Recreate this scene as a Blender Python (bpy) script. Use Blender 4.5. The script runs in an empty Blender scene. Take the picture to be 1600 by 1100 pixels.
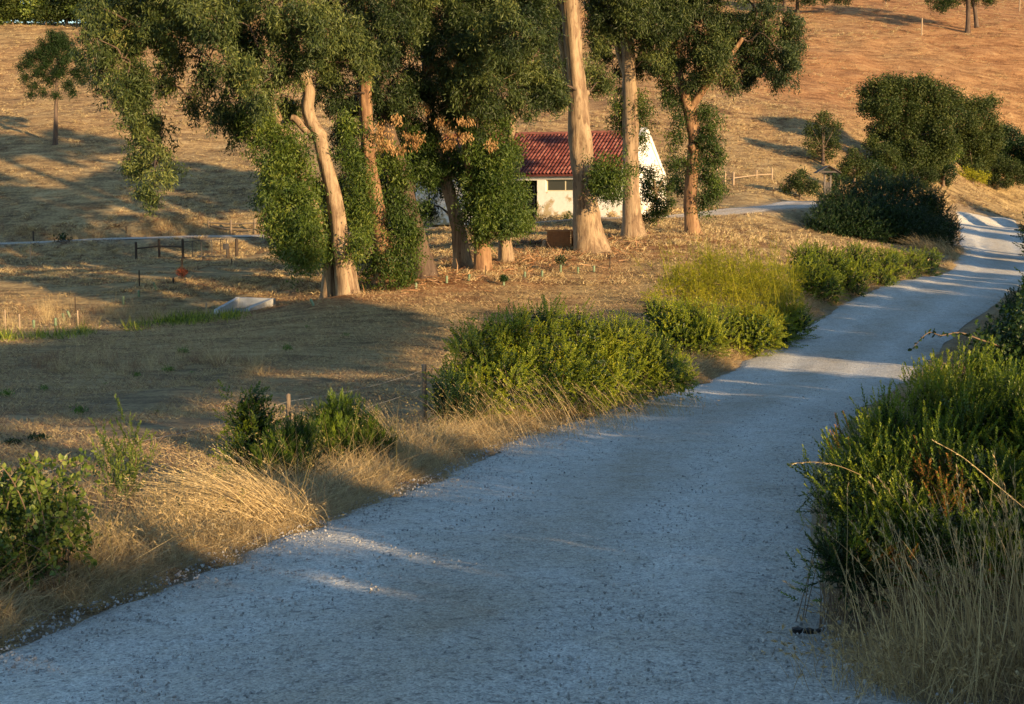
import bpy, math, random
import numpy as np
from mathutils import Vector
R = math.radians
rng = np.random.default_rng(7)
random.seed(7)
scene = bpy.context.scene
C = scene.collection

# ------------------------------------------------------------------ camera
F = 2200.0                      # focal length in photograph pixels (1600 wide)
PITCH = math.atan(231.0 / F)
EYE = 5.0                       # height of the eye above the datum
cam = bpy.data.cameras.new('camera')
cam.sensor_width = 36; cam.lens = 36 * F / 1600
cam.clip_start = 0.1; cam.clip_end = 3000
camo = bpy.data.objects.new('camera', cam); C.objects.link(camo)
camo.location = (0, 0, EYE); camo.rotation_euler = (math.pi / 2 - PITCH, 0, 0)
scene.camera = camo

# ------------------------------------------------------------------ light
SUN_EL, SUN_PHI = R(13.0), R(43.0)        # low sun, to the right and behind the camera
sun_vec = Vector((math.sin(SUN_PHI) * math.cos(SUN_EL), -math.cos(SUN_PHI) * math.cos(SUN_EL), math.sin(SUN_EL)))
w = bpy.data.worlds.new('World'); scene.world = w; w.use_nodes = True
nt = w.node_tree
sky = nt.nodes.new('ShaderNodeTexSky'); sky.sky_type = 'NISHITA'; sky.sun_disc = False
sky.sun_elevation = SUN_EL
sky.sun_rotation = math.pi - SUN_PHI      # clockwise from +Y
sky.ozone_density = 2.3; sky.air_density = 1.2; sky.dust_density = 0.2
bg = nt.nodes['Background']; bg.inputs['Strength'].default_value = 0.115
nt.links.new(sky.outputs[0], bg.inputs['Color'])
sl = bpy.data.lights.new('sun', 'SUN'); sl.energy = 5.0; sl.angle = R(0.55); sl.color = (1.0, 0.68, 0.35)
so = bpy.data.objects.new('sun', sl); C.objects.link(so)
so.rotation_euler = sun_vec.to_track_quat('Z', 'Y').to_euler(); so.location = (40, -36, 40)
vs = scene.view_settings
scene.display_settings.display_device = 'sRGB'
vs.view_transform = 'Standard'; vs.look = 'None'; vs.gamma = 1; vs.use_curve_mapping = False
vs.exposure = 1.15
scene.cycles.max_bounces = 5; scene.cycles.diffuse_bounces = 3; scene.cycles.transmission_bounces = 4
scene.cycles.use_denoising = True

# ------------------------------------------------------------------ pixel -> world
ct, st = math.cos(PITCH), math.sin(PITCH)
def ray(px, py):
    u = (px - 800) / F; v = (550 - py) / F
    return np.array([u, ct + v * st, -st + v * ct])
def P(px, py, D):                          # the point seen at (px,py), D metres ahead
    d = ray(px, py); t = D / d[1]
    return np.array([d[0] * t, D, d[2] * t + EYE])
def M(px, D):                              # px pixels at D metres, in metres
    return px * D / F

# ------------------------------------------------------------------ terrain height
ctl = [  # px, py, distance
 (0,1010,9),(300,1060,7.6),(700,1090,7.2),(1330,1100,7.0),(1290,900,10.6),(290,895,11),(500,810,13.3),(760,700,21),(1270,740,18.4),
 (1090,600,33),(1400,600,33),(1290,490,48),(1480,430,64),(1600,430,64),(1500,390,80),(1490,340,105),(1590,345,104),
 (150,740,18.5),(400,620,29),(0,600,31),(0,540,41),(300,520,46),(420,487,54),(600,470,54),(700,520,43),(900,450,55),(1000,420,57),(1150,400,60),
 (535,452,52),(660,425,56),(760,418,58),(920,395,62),(990,370,66),(1080,368,66),
 (430,376,82),(200,380,83),(0,385,84),(700,354,80),(830,349,79),(1050,337,77),(1180,325,80),(1280,315,86),(1540,312,122),(1400,318,100),
 (900,337,78),(1090,330,84),(690,337,84),(0,440,66),(250,430,66),
 (0,300,96),(200,325,90),(85,221,108),(400,330,88),(400,200,112),(400,100,142),(400,0,180),(0,130,135),(0,40,182),(140,50,182),
 (900,190,112),(900,100,142),(900,0,182),(1200,285,96),(1200,220,108),(1200,150,125),(1200,50,160),(1200,0,185),
 (1500,250,122),(1500,150,140),(1500,48,165),(1600,0,192),(1350,240,108),(700,250,98)]
pts = [P(*c) for c in ctl]
wctl = [(0,0,3.05),(0,-25,5.0),(-8,2,2.5),(-20,5,1.7),(-40,25,.8),(-60,50,.6),(-80,90,4),(-110,130,12),(8,8,2.9),(8,18,2.1),(14,27,1.6),(22,42,1.6),(32,60,2.2),
        (46,85,4.6),(60,50,5),(50,15,5),(30,-5,4.5),(90,90,10),(120,140,24),(150,60,14),(-30,-20,2.5),(0,260,46),(110,230,42),(-100,260,24),(-60,225,22),
        (60,300,55),(200,250,55),(-200,150,10),(-200,50,2),(-60,205,23.5)]
K = np.array(pts + [np.array(p, float) for p in wctl])
_k, _z = K[:, :2], K[:, 2]
def _U(r2): return 0.5 * r2 * np.log(r2 + 1e-9)
_n = len(K)
_A = np.zeros((_n + 3, _n + 3))
d2 = ((_k[:, None] - _k[None]) ** 2).sum(-1)
_A[:_n, :_n] = _U(d2) + np.eye(_n) * 7.0
_A[:_n, _n] = 1; _A[:_n, _n + 1:] = _k; _A[_n, :_n] = 1; _A[_n + 1:, :_n] = _k.T
_w = np.linalg.solve(_A, np.concatenate([_z, [0, 0, 0]]))
def H0(x, y):
    x = np.atleast_1d(np.asarray(x, float)); y = np.atleast_1d(np.asarray(y, float))
    out = np.empty(x.shape)
    xf, yf, of = x.ravel(), y.ravel(), out.ravel()
    for i in range(0, xf.size, 20000):
        a, b = xf[i:i+20000], yf[i:i+20000]
        q = (a[:, None] - _k[None, :, 0]) ** 2 + (b[:, None] - _k[None, :, 1]) ** 2
        of[i:i+20000] = _U(q) @ _w[:_n] + _w[_n] + a * _w[_n+1] + b * _w[_n+2]
    return of.reshape(x.shape)
def hit(px, py, dmin=4, dmax=260):         # where the line of sight meets the ground
    d = ray(px, py); D = np.concatenate([np.arange(dmin, 60, .1), np.arange(60, dmax, .4)])
    x = d[0] / d[1] * D; z = d[2] / d[1] * D + EYE
    g = z - H0(x, D)
    i = np.where(g < 0)[0]
    if len(i) == 0: i = [len(D) - 1]
    return np.array([x[i[0]], D[i[0]], H0(x[i[0]], D[i[0]])[0]])

# roads, as centre lines with half widths (world metres)
def edge_pair(L, Rr):
    return np.array(L), np.array(Rr)
mainL = [(-5.2,1.0),(-4.3,5.0)] + [tuple(P(a,b,c)[:2]) for a,b,c in [(0,1010,9),(150,940,9.9),(320,878,11.4),(500,812,13.3),(640,755,16.5),(770,700,21),(930,650,26.5),(1090,602,33),(1200,540,41),(1300,488,49),(1420,450,58),(1480,428,65),(1500,395,79),(1496,362,93),(1488,338,106)]]
mainR = [(2.6,0.0),(2.45,4.5)] + [tuple(P(a,b,c)[:2]) for a,b,c in [(1340,1060,7.9),(1300,960,9.3),(1290,900,10.6),(1280,830,13.),(1272,760,17.2),(1300,700,21.5),(1350,645,27),(1410,600,33),(1478,545,41),(1545,500,49),(1600,460,57.5),(1640,432,64.5),(1625,395,78),(1606,365,91.5),(1585,340,106)]]
def resample(pl, n):
    pl = np.array(pl, float); s = np.concatenate([[0], np.cumsum(np.linalg.norm(np.diff(pl, axis=0), axis=1))])
    # smooth with Catmull style via dense linear + box blur
    t = np.linspace(0, s[-1], n * 4)
    q = np.stack([np.interp(t, s, pl[:, k]) for k in range(2)], 1)
    for _ in range(3):
        k = 15; pad = np.pad(q, ((k//2, k//2), (0, 0)), 'edge')
        q = np.stack([np.convolve(pad[:, c], np.ones(k) / k, 'valid') for c in range(2)], 1)
    return q[np.linspace(0, len(q) - 1, n).astype(int)]
mL0, mR0 = np.array(mainL), np.array(mainR)
# parametrise both edges by the same stations
NS = 420
tt = np.linspace(0, 1, NS) ** 1.6 * (len(mL0) - 1)
def spl(pl, t):
    i = np.clip(t.astype(int), 0, len(pl) - 2); f = (t - i)[:, None]
    p0 = pl[np.clip(i-1, 0, len(pl)-1)]; p1 = pl[i]; p2 = pl[i+1]; p3 = pl[np.clip(i+2, 0, len(pl)-1)]
    return .5 * ((2*p1) + (-p0+p2)*f + (2*p0-5*p1+4*p2-p3)*f*f + (-p0+3*p1-3*p2+p3)*f**3)
mL, mR = spl(mL0, tt), spl(mR0, tt)
mainC, mainW = (mL + mR) / 2, np.linalg.norm(mL - mR, axis=1) / 2
trackpx = [(-500,392,86),(0,384,84.5),(200,380,84),(430,375,83),(560,366,81.5),(700,356,79.5),(830,351,77),(940,346,75.8),(1050,339,76),(1180,327,80.5),(1290,317,87.5),(1400,318,97),(1500,332,104)]
t0 = np.array([P(*c)[:2] for c in trackpx])
tk = spl(t0, np.linspace(0, len(t0) - 1, 260))
trackW = np.full(260, 1.5)
trackW[150:] = np.linspace(1.5, 2.6, 110)
def dist_line(x, y, line, W):
    """signed distance outside a road of half width W (negative inside)"""
    x = np.asarray(x, float); y = np.asarray(y, float); out = np.full(x.shape, 1e9); f = out.ravel()
    xf, yf = x.ravel(), y.ravel(); ln = line[::2]; Wn = W[::2]
    for i in range(0, xf.size, 20000):
        q = np.sqrt((xf[i:i+20000, None] - ln[None, :, 0]) ** 2 + (yf[i:i+20000, None] - ln[None, :, 1]) ** 2) - Wn[None]
        f[i:i+20000] = q.min(1)
    return f.reshape(x.shape)
def road_d(x, y): return dist_line(x, y, mainC, mainW)
def track_d(x, y): return dist_line(x, y, tk, trackW)
def vnoise(x, y, s, seed=0):
    """cheap smooth value noise"""
    x = np.asarray(x) / s + seed * 17.3; y = np.asarray(y) / s + seed * 9.1
    xi, yi = np.floor(x), np.floor(y); fx, fy = x - xi, y - yi
    fx = fx*fx*(3-2*fx); fy = fy*fy*(3-2*fy)
    def h(a, b):
        v = np.sin(a * 127.1 + b * 311.7 + seed * 74.7) * 43758.5453
        return v - np.floor(v)
    return (h(xi,yi)*(1-fx)+h(xi+1,yi)*fx)*(1-fy)+(h(xi,yi+1)*(1-fx)+h(xi+1,yi+1)*fx)*fy
tkz = None
def H1(x, y):
    """terrain levelled across the farm track"""
    global tkz
    z = H0(x, y)
    if tkz is None:
        tkz = H0(tk[:, 0], tk[:, 1])
    zf, xf, yf = z.ravel(), np.asarray(x, float).ravel(), np.asarray(y, float).ravel()
    near = np.where((yf > 68) & (yf < 112))[0]
    for i in range(0, len(near), 20000):
        k = near[i:i+20000]
        q = np.sqrt((xf[k][:, None] - tk[None, :, 0]) ** 2 + (yf[k][:, None] - tk[None, :, 1]) ** 2)
        j = q.argmin(1); d = q[np.arange(len(k)), j] - trackW[j]
        u = np.clip(d / 2.2, 0, 1); u = u * u * (3 - 2 * u)
        zf[k] = tkz[j] * (1 - u) + zf[k] * u
    return zf.reshape(z.shape)
def H(x, y):
    """final ground height with lumps; flattened at the roads"""
    x = np.atleast_1d(np.asarray(x, float)); y = np.atleast_1d(np.asarray(y, float))
    z = H1(x, y)
    off = np.clip(np.minimum(road_d(x, y), track_d(x, y)) / 1.2, 0, 1)
    far = np.clip((y - 50) / 60, 0, 1)
    z = z + off * ((vnoise(x, y, 3.0, 1) - .5) * (.12 + .3 * far) + (vnoise(x, y, .8, 2) - .5) * (.07 + .1 * far) + (vnoise(x, y, 12., 3) - .5) * .5 * far)
    return z
def onground(px, py, **k):
    p = hit(px, py, **k); p[2] = H(p[0], p[1])[0]; return p

# ------------------------------------------------------------------ mesh helpers
def fastmesh(name, V, Fc, rnd=None, smooth=False):
    me = bpy.data.meshes.new(name)
    V = np.asarray(V, np.float32); Fc = np.asarray(Fc, np.int32)
    n, m, k = len(V), len(Fc), Fc.shape[1]
    me.vertices.add(n); me.vertices.foreach_set('co', V.ravel())
    me.loops.add(m * k); me.loops.foreach_set('vertex_index', Fc.ravel())
    me.polygons.add(m); me.polygons.foreach_set('loop_start', np.arange(0, m * k, k, dtype=np.int32))
    me.polygons.foreach_set('use_smooth', np.full(m, smooth))
    me.update(calc_edges=True)
    if rnd is not None:
        a = me.attributes.new('rnd', 'FLOAT', 'POINT'); a.data.foreach_set('value', np.asarray(rnd, np.float32))
    return me
def tag(o, label=None, cat=None, group=None, kind=None):
    if label: o['label'] = label
    if cat: o['category'] = cat
    if group: o['group'] = group
    if kind: o['kind'] = kind
    return o
def thing(name, label, cat, loc=(0, 0, 0), group=None, kind=None):
    o = bpy.data.objects.new(name, None); C.objects.link(o); o.location = tuple(float(v) for v in loc); o.empty_display_size = .3
    return tag(o, label, cat, group, kind)
def obj(name, me, mat, parent=None, local=False):
    """link a mesh; world coordinates are made local to the parent thing"""
    o = bpy.data.objects.new(name, me); C.objects.link(o)
    if mat and not me.materials:
        me.materials.append(mat)
    if parent is not None:
        o.parent = parent
        if not local:
            r = parent; off = Vector((0, 0, 0))
            while r: off += r.location; r = r.parent
            n = len(me.vertices); a = np.empty(n * 3, np.float32); me.vertices.foreach_get('co', a)
            a = a.reshape(-1, 3) - np.array(off, np.float32); me.vertices.foreach_set('co', a.ravel()); me.update()
    return o
def mesh_thing(name, me, mat, label, cat, base, group=None, kind=None):
    base = np.asarray(base, np.float32); n = len(me.vertices); a = np.empty(n * 3, np.float32); me.vertices.foreach_get('co', a)
    me.vertices.foreach_set('co', (a.reshape(-1, 3) - base).ravel()); me.update()
    o = obj(name, me, mat); o.location = [float(v) for v in base]
    return tag(o, label, cat, group, kind)
def copy_tree(o, loc, parent=None, label=None, rot=None, scale=None):
    c = o.copy(); C.objects.link(c); c.parent = parent
    if parent is None:
        c.location = [float(v) for v in loc]
        if label: c['label'] = label
        if rot is not None: c.rotation_euler = (0, 0, rot)
        if scale is not None: c.scale = (scale,) * 3 if np.isscalar(scale) else scale
    for ch in o.children: copy_tree(ch, None, c)
    return c

def norm(v): return v / (np.linalg.norm(v, axis=-1, keepdims=True) + 1e-9)
def frames(d, roll):
    """rotation matrices whose local +Z is d, turned by roll"""
    d = norm(d); a = np.where(np.abs(d[:, 2:3]) < .9, np.array([[0, 0, 1.]]), np.array([[1., 0, 0]]))
    x = norm(np.cross(a, d)); y = np.cross(d, x)
    c, s = np.cos(roll)[:, None], np.sin(roll)[:, None]
    X = x * c + y * s; Y = -x * s + y * c
    return np.stack([X, Y, d], -1)
def stamp(tV, tF, pos, Rm, sc, trnd=None, rnd=None):
    """n copies of a small template as one vertex / face array"""
    n, k = len(pos), len(tV)
    sc = np.asarray(sc); sc = sc[:, None, None] if sc.ndim == 1 else sc[:, None, :]
    V = np.einsum('nij,nkj->nki', Rm, tV[None] * sc) + pos[:, None]
    Fc = tF[None] + (np.arange(n) * k)[:, None, None]
    r = np.repeat(rng.random(n) if rnd is None else rnd, k)
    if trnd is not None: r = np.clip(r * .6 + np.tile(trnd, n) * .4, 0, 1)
    return V.reshape(-1, 3), Fc.reshape(-1, tF.shape[1]), r
def join(parts):
    V, Fs, Rr, o = [], [], [], 0
    for v, f, r in parts:
        V.append(v); Fs.append(f + o); Rr.append(r); o += len(v)
    return np.concatenate(V), np.concatenate(Fs), np.concatenate(Rr)
def rdir(n, up=0.0, spread=1.0):
    v = rng.normal(size=(n, 3)) * spread; v[:, 2] += up
    return norm(v)
# leaf templates: long axis +Z, folded slightly along the rib
LANCE = (np.array([[0,0,0],[.5,.12,.42],[0,0,1.],[-.5,.12,.42]]), np.array([[0,1,2,3]]))
OVAL = (np.array([[0,0,0],[.42,.08,.3],[.38,.08,.7],[0,0,1.],[-.38,.08,.7],[-.42,.08,.3]]), np.array([[0,1,2,3],[0,3,4,5]]))
def leaves(pos, d, L, W, tpl=LANCE, rnd=None):
    n = len(pos)
    L = np.broadcast_to(L, (n,)); W = np.broadcast_to(W, (n,))
    return stamp(tpl[0], tpl[1], pos, frames(d, rng.random(n) * 6.283), np.stack([W, W, L], 1), rnd=rnd)
def blades(pos, d, bend, L, W, seg=3, rnd=None):
    """curved tapering strips; bend is the tip's sideways pull in lengths"""
    n = len(pos); d = norm(d); t = np.linspace(0, 1, seg + 1)
    L = np.broadcast_to(L, (n,)); W = np.broadcast_to(W, (n,))
    cen = pos[:, None] + (d[:, None] * t[None, :, None] + bend[:, None] * (t ** 2)[None, :, None]) * L[:, None, None]
    side = norm(np.cross(d, rng.normal(size=(n, 3))))
    wd = (W[:, None] * (1 - t[None] * .85))[..., None] * .5
    V = np.stack([cen - side[:, None] * wd, cen + side[:, None] * wd], 2).reshape(n, -1, 3)
    i = np.arange(seg); f = np.stack([2*i, 2*i+1, 2*i+3, 2*i+2], 1)
    Fc = f[None] + (np.arange(n) * (2 * (seg + 1)))[:, None, None]
    r = rng.random(n) if rnd is None else rnd
    return V.reshape(-1, 3), Fc.reshape(-1, 4), np.repeat(r, 2 * (seg + 1))
def sticks(A, B, ra, rb, sides=4):
    """straight tapered twigs from A to B"""
    n = len(A); d = norm(B - A); Rm = frames(d, rng.random(n) * 6.28)
    an = np.arange(sides) / sides * 2 * math.pi; ring = np.stack([np.cos(an), np.sin(an), an * 0], 1)
    r = np.einsum('nij,kj->nki', Rm, ring)
    ra = np.broadcast_to(ra, (n,))[:, None, None]; rb = np.broadcast_to(rb, (n,))[:, None, None]
    V = np.concatenate([A[:, None] + r * ra, B[:, None] + r * rb], 1)
    i = np.arange(sides); f = np.stack([i, (i+1) % sides, (i+1) % sides + sides, i + sides], 1)
    return V.reshape(-1, 3), (f[None] + (np.arange(n) * 2 * sides)[:, None, None]).reshape(-1, 4), np.repeat(rng.random(n), 2 * sides)
def tube(path, rad, sides=12, rings=None, rough=0.0, flare=0.0):
    """smooth lumpy tapered tube along a polyline"""
    path = np.array(path, float); rad = np.array(rad, float)
    n = rings or len(path) * 5
    t = np.linspace(0, len(path) - 1 - 1e-6, n)
    c = spl(path, t); r = np.interp(t, np.arange(len(path)), rad)
    tan = norm(np.gradient(c, axis=0)); Rm = frames(tan, np.zeros(n))
    x = norm(np.cross(np.tile([0., 1, 0], (n, 1)), tan)); y = np.cross(tan, x)
    an = np.arange(sides) / sides * 2 * math.pi; s0 = rng.random() * 99
    L = np.concatenate([[0], np.cumsum(np.linalg.norm(np.diff(c, axis=0), axis=1))])
    rr = r[:, None] * (1 + rough * (vnoise(an[None] * 2.2 + s0, L[:, None] * .45, 1.0, 5) - .5) * 2 * np.ones((n, 1)))
    rr = rr + (r * rough * .8)[:, None] * (vnoise(np.cos(an)[None] * 2.5 + s0, L[:, None] * 2.4 + np.sin(an)[None] * 2.5, 1.0, 8) - .5)
    if flare: rr = rr * (1 + flare * np.exp(-L / .5)[:, None] * (.6 + .8 * (np.sin(an * 4 + s0) * .5 + .5))[None])
    V = c[:, None] + (x[:, None] * np.cos(an)[None, :, None] + y[:, None] * np.sin(an)[None, :, None]) * rr[..., None]
    i = np.arange(n - 1)[:, None] * sides; j = np.arange(sides)[None]
    f = np.stack([i + j, i + (j+1) % sides, i + sides + (j+1) % sides, i + sides + j], -1).reshape(-1, 4)
    V = V.reshape(-1, 3)
    # cap the end with a degenerate-free fan of quads onto a centre point pair
    tip = c[-1] + tan[-1] * r[-1] * .5
    V = np.concatenate([V, tip[None], tip[None] + 1e-4]); b = (n-1) * sides
    k = np.arange(0, sides - 1, 2)
    cap = np.stack([b + k, b + k + 1, b + (k+2) % sides, np.full(len(k), len(V) - 2)], 1)
    return V, np.concatenate([f, cap]), np.full(len(V), rng.random())
def boxes(items):
    """list of (centre, half size, yaw) -> arrays"""
    out = []
    q = np.array([[-1,-1,-1],[1,-1,-1],[1,1,-1],[-1,1,-1],[-1,-1,1],[1,-1,1],[1,1,1],[-1,1,1]], float)
    f = np.array([[0,3,2,1],[4,5,6,7],[0,1,5,4],[1,2,6,5],[2,3,7,6],[3,0,4,7]])
    for c, h, a in items:
        v = q * np.array(h); x = v[:, 0] * math.cos(a) - v[:, 1] * math.sin(a); y = v[:, 0] * math.sin(a) + v[:, 1] * math.cos(a)
        out.append((np.stack([x, y, v[:, 2]], 1) + np.array(c), f, np.full(8, rng.random())))
    return join(out)
def mk(name, arr, smooth=False): return fastmesh(name, arr[0], arr[1], arr[2], smooth)

# ------------------------------------------------------------------ materials
def N(nt, t, **k):
    n = nt.nodes.new(t)
    for a, b in k.items(): setattr(n, a, b)
    return n
def base_mat(name, rough=.85, spec=.3):
    m = bpy.data.materials.new(name); m.use_nodes = True; nt = m.node_tree; b = nt.nodes['Principled BSDF']
    b.inputs['Roughness'].default_value = rough; b.inputs['Specular IOR Level'].default_value = spec
    return m, nt, b
def ramp(nt, fac, stops):
    r = N(nt, 'ShaderNodeValToRGB'); e = r.color_ramp.elements
    e[0].position, e[0].color = stops[0][0], (*stops[0][1], 1); e[1].position, e[1].color = stops[-1][0], (*stops[-1][1], 1)
    for p, c in stops[1:-1]:
        q = e.new(p); q.color = (*c, 1)
    if fac is not None: nt.links.new(fac, r.inputs[0])
    return r.outputs[0]
def noise(nt, scale, detail=5, rough=.6, vec=None, dist=0.0):
    n = N(nt, 'ShaderNodeTexNoise'); n.inputs['Scale'].default_value = scale; n.inputs['Detail'].default_value = detail
    n.inputs['Roughness'].default_value = rough; n.inputs['Distortion'].default_value = dist
    if vec is None: vec = pos_of(nt)
    nt.links.new(vec, n.inputs['Vector'])
    return n.outputs['Fac']
def pos_of(nt):
    for n in nt.nodes:
        if n.type == 'NEW_GEOMETRY': return n.outputs['Position']
    return N(nt, 'ShaderNodeNewGeometry').outputs['Position']
def mapped(nt, scale, vec=None):
    m = N(nt, 'ShaderNodeMapping'); m.inputs['Scale'].default_value = scale
    nt.links.new(vec if vec is not None else pos_of(nt), m.inputs['Vector']); return m.outputs[0]
def mix(nt, fac, a, b, mode='MIX'):
    m = N(nt, 'ShaderNodeMix', data_type='RGBA', blend_type=mode)
    for s, v in ((m.inputs[0], fac), (m.inputs[6], a), (m.inputs[7], b)):
        if isinstance(v, (int, float)): s.default_value = v
        elif isinstance(v, tuple): s.default_value = (*v, 1)
        else: nt.links.new(v, s)
    return m.outputs[2]
def mth(nt, op, a, b=None, c=None, clamp=False):
    m = N(nt, 'ShaderNodeMath', operation=op, use_clamp=clamp)
    for i, v in enumerate((a, b, c)):
        if v is None: continue
        if isinstance(v, (int, float)): m.inputs[i].default_value = v
        else: nt.links.new(v, m.inputs[i])
    return m.outputs[0]
def bump(nt, b, h, strength=.5, dist=.05, prev=None):
    u = N(nt, 'ShaderNodeBump'); u.inputs['Strength'].default_value = strength; u.inputs['Distance'].default_value = dist
    nt.links.new(h, u.inputs['Height'])
    if prev is not None: nt.links.new(prev, u.inputs['Normal'])
    nt.links.new(u.outputs[0], b.inputs['Normal']); return u.outputs[0]
def leaf_mat(name, stops, trans=.3, rough=.5, spec=.4, clump=0.0, cscale=1.5, tint=(1.5, 1.5, .8)):
    """leaf colour varies leaf by leaf (attribute) and instance by instance"""
    m, nt, b = base_mat(name, rough, spec)
    at = N(nt, 'ShaderNodeAttribute', attribute_name='rnd'); fac = at.outputs['Fac']
    oi = N(nt, 'ShaderNodeObjectInfo')
    fac = mth(nt, 'ADD', mth(nt, 'MULTIPLY', fac, .75), mth(nt, 'MULTIPLY', oi.outputs['Random'], .25))
    if clump:
        fac = mth(nt, 'ADD', mth(nt, 'MULTIPLY', fac, 1 - clump), mth(nt, 'MULTIPLY', noise(nt, cscale, 2), clump))
    col = ramp(nt, fac, stops)
    nt.links.new(col, b.inputs['Base Color'])
    tr = N(nt, 'ShaderNodeBsdfTranslucent'); nt.links.new(mix(nt, 1.0, col, tint, 'MULTIPLY'), tr.inputs['Color'])
    ms = N(nt, 'ShaderNodeMixShader'); ms.inputs[0].default_value = trans
    nt.links.new(b.outputs[0], ms.inputs[1]); nt.links.new(tr.outputs[0], ms.inputs[2])
    nt.links.new(ms.outputs[0], nt.nodes['Material Output'].inputs['Surface'])
    return m
MAT = {}
MAT['euc_leaf'] = leaf_mat('eucalyptus_leaf', [(0,(.005,.012,.004)),(.38,(.018,.034,.009)),(.62,(.062,.086,.021)),(.85,(.18,.20,.05)),(1,(.30,.20,.08))], .12, .5, .3)
MAT['euc_young'] = leaf_mat('eucalyptus_shoot_leaf', [(0,(.006,.018,.004)),(.4,(.026,.052,.008)),(.72,(.085,.125,.016)),(1,(.23,.24,.04))], .2, .5, .3)
MAT['dead_leaf'] = leaf_mat('dead_leaf', [(0,(.16,.08,.03)),(.5,(.34,.20,.085)),(1,(.52,.34,.16))], .25, .7, .2)
MAT['mastic'] = leaf_mat('mastic_leaf', [(0,(.012,.030,.004)),(.38,(.046,.084,.008)),(.68,(.20,.245,.014)),(1,(.40,.38,.03))], .22, .42, .4)
MAT['dark_leaf'] = leaf_mat('dark_leaf', [(0,(.006,.018,.005)),(.6,(.017,.040,.008)),(1,(.045,.08,.015))], .12, .45, .3)
MAT['broom'] = leaf_mat('broom_leaf', [(0,(.05,.075,.008)),(.4,(.19,.21,.012)),(1,(.46,.40,.035))], .3, .6, .2)
MAT['shoot'] = leaf_mat('upright_shoot_leaf', [(0,(.008,.022,.004)),(.40,(.024,.056,.007)),(.64,(.11,.165,.014)),(.90,(.22,.25,.02)),(1,(.34,.20,.05))], .22, .42, .35)
MAT['rust_leaf'] = leaf_mat('rust_leaf', [(0,(.12,.05,.02)),(.5,(.24,.11,.03)),(1,(.36,.20,.06))], .2, .7, .2)
MAT['bramble'] = leaf_mat('bramble_leaf', [(0,(.025,.05,.012)),(.5,(.10,.15,.022)),(1,(.24,.28,.06))], .25, .45, .4)
MAT['pine'] = leaf_mat('pine_needle', [(0,(.005,.014,.005)),(.6,(.018,.040,.008)),(1,(.055,.085,.014))], .08, .6, .2)
MAT['hill_leaf'] = leaf_mat('hill_shrub_leaf', [(0,(.010,.020,.006)),(.55,(.036,.056,.011)),(1,(.12,.13,.024))], .16, .55, .25, .3, .6)
MAT['weed'] = leaf_mat('weed_leaf', [(0,(.03,.08,.01)),(1,(.13,.22,.03))], .3, .5, .4)
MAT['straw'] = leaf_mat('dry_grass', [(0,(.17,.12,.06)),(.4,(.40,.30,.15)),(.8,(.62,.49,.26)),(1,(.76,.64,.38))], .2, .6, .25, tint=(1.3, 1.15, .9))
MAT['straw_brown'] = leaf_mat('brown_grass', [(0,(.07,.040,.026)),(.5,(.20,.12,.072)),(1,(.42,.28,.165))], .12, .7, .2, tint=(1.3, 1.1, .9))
MAT['red_shrub'] = leaf_mat('red_dead_leaf', [(0,(.10,.025,.015)),(1,(.27,.075,.035))], .2, .7, .2)
MAT['stalk_leaf'] = leaf_mat('weed_stem', [(0,(.05,.06,.015)),(.5,(.20,.17,.06)),(1,(.40,.30,.14))], .2, .6, .2)
MAT['guard'] = leaf_mat('green_tree_guard', [(0,(.12,.18,.10)),(1,(.20,.27,.16))], .1, .5, .3)

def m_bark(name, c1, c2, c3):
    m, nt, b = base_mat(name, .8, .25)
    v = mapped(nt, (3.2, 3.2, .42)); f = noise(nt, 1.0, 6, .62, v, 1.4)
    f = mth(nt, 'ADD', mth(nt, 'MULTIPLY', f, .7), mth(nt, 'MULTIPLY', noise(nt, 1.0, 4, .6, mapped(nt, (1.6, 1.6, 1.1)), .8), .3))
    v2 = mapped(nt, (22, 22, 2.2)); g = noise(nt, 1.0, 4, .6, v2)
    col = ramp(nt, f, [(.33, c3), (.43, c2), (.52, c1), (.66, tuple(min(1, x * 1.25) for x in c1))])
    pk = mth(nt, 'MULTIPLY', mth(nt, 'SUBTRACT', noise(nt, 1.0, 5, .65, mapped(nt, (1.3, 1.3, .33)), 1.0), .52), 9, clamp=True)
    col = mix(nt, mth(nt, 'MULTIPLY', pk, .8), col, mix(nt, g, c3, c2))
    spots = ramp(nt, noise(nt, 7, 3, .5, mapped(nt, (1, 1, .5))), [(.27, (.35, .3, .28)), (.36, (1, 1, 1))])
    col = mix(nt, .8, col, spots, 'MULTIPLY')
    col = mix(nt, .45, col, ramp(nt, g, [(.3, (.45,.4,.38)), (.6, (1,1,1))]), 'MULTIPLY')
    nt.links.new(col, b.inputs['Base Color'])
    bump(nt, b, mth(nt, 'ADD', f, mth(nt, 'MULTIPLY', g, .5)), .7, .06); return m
MAT['bark'] = m_bark('eucalyptus_bark', (.32,.235,.145), (.21,.14,.085), (.085,.055,.034))
MAT['bark_warm'] = m_bark('warm_eucalyptus_bark', (.29,.175,.092), (.19,.105,.055), (.075,.042,.026))
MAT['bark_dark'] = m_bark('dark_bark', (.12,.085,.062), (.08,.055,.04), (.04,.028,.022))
def m_plain(name, c, rough=.8, var=.35, scale=8, bmp=.3, spec=.3, stretch=(1,1,1)):
    m, nt, b = base_mat(name, rough, spec)
    f = noise(nt, scale, 5, .6, mapped(nt, stretch))
    col = ramp(nt, f, [(.25, tuple(x * (1 - var) for x in c)), (.75, tuple(min(1, x * (1 + var * .6)) for x in c))])
    nt.links.new(col, b.inputs['Base Color']); bump(nt, b, f, bmp, .03); return m
MAT['twig'] = m_plain('twig', (.17,.12,.08), .85)
MAT['stalk'] = m_plain('bare_stalk', (.36,.26,.15), .8)
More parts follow.
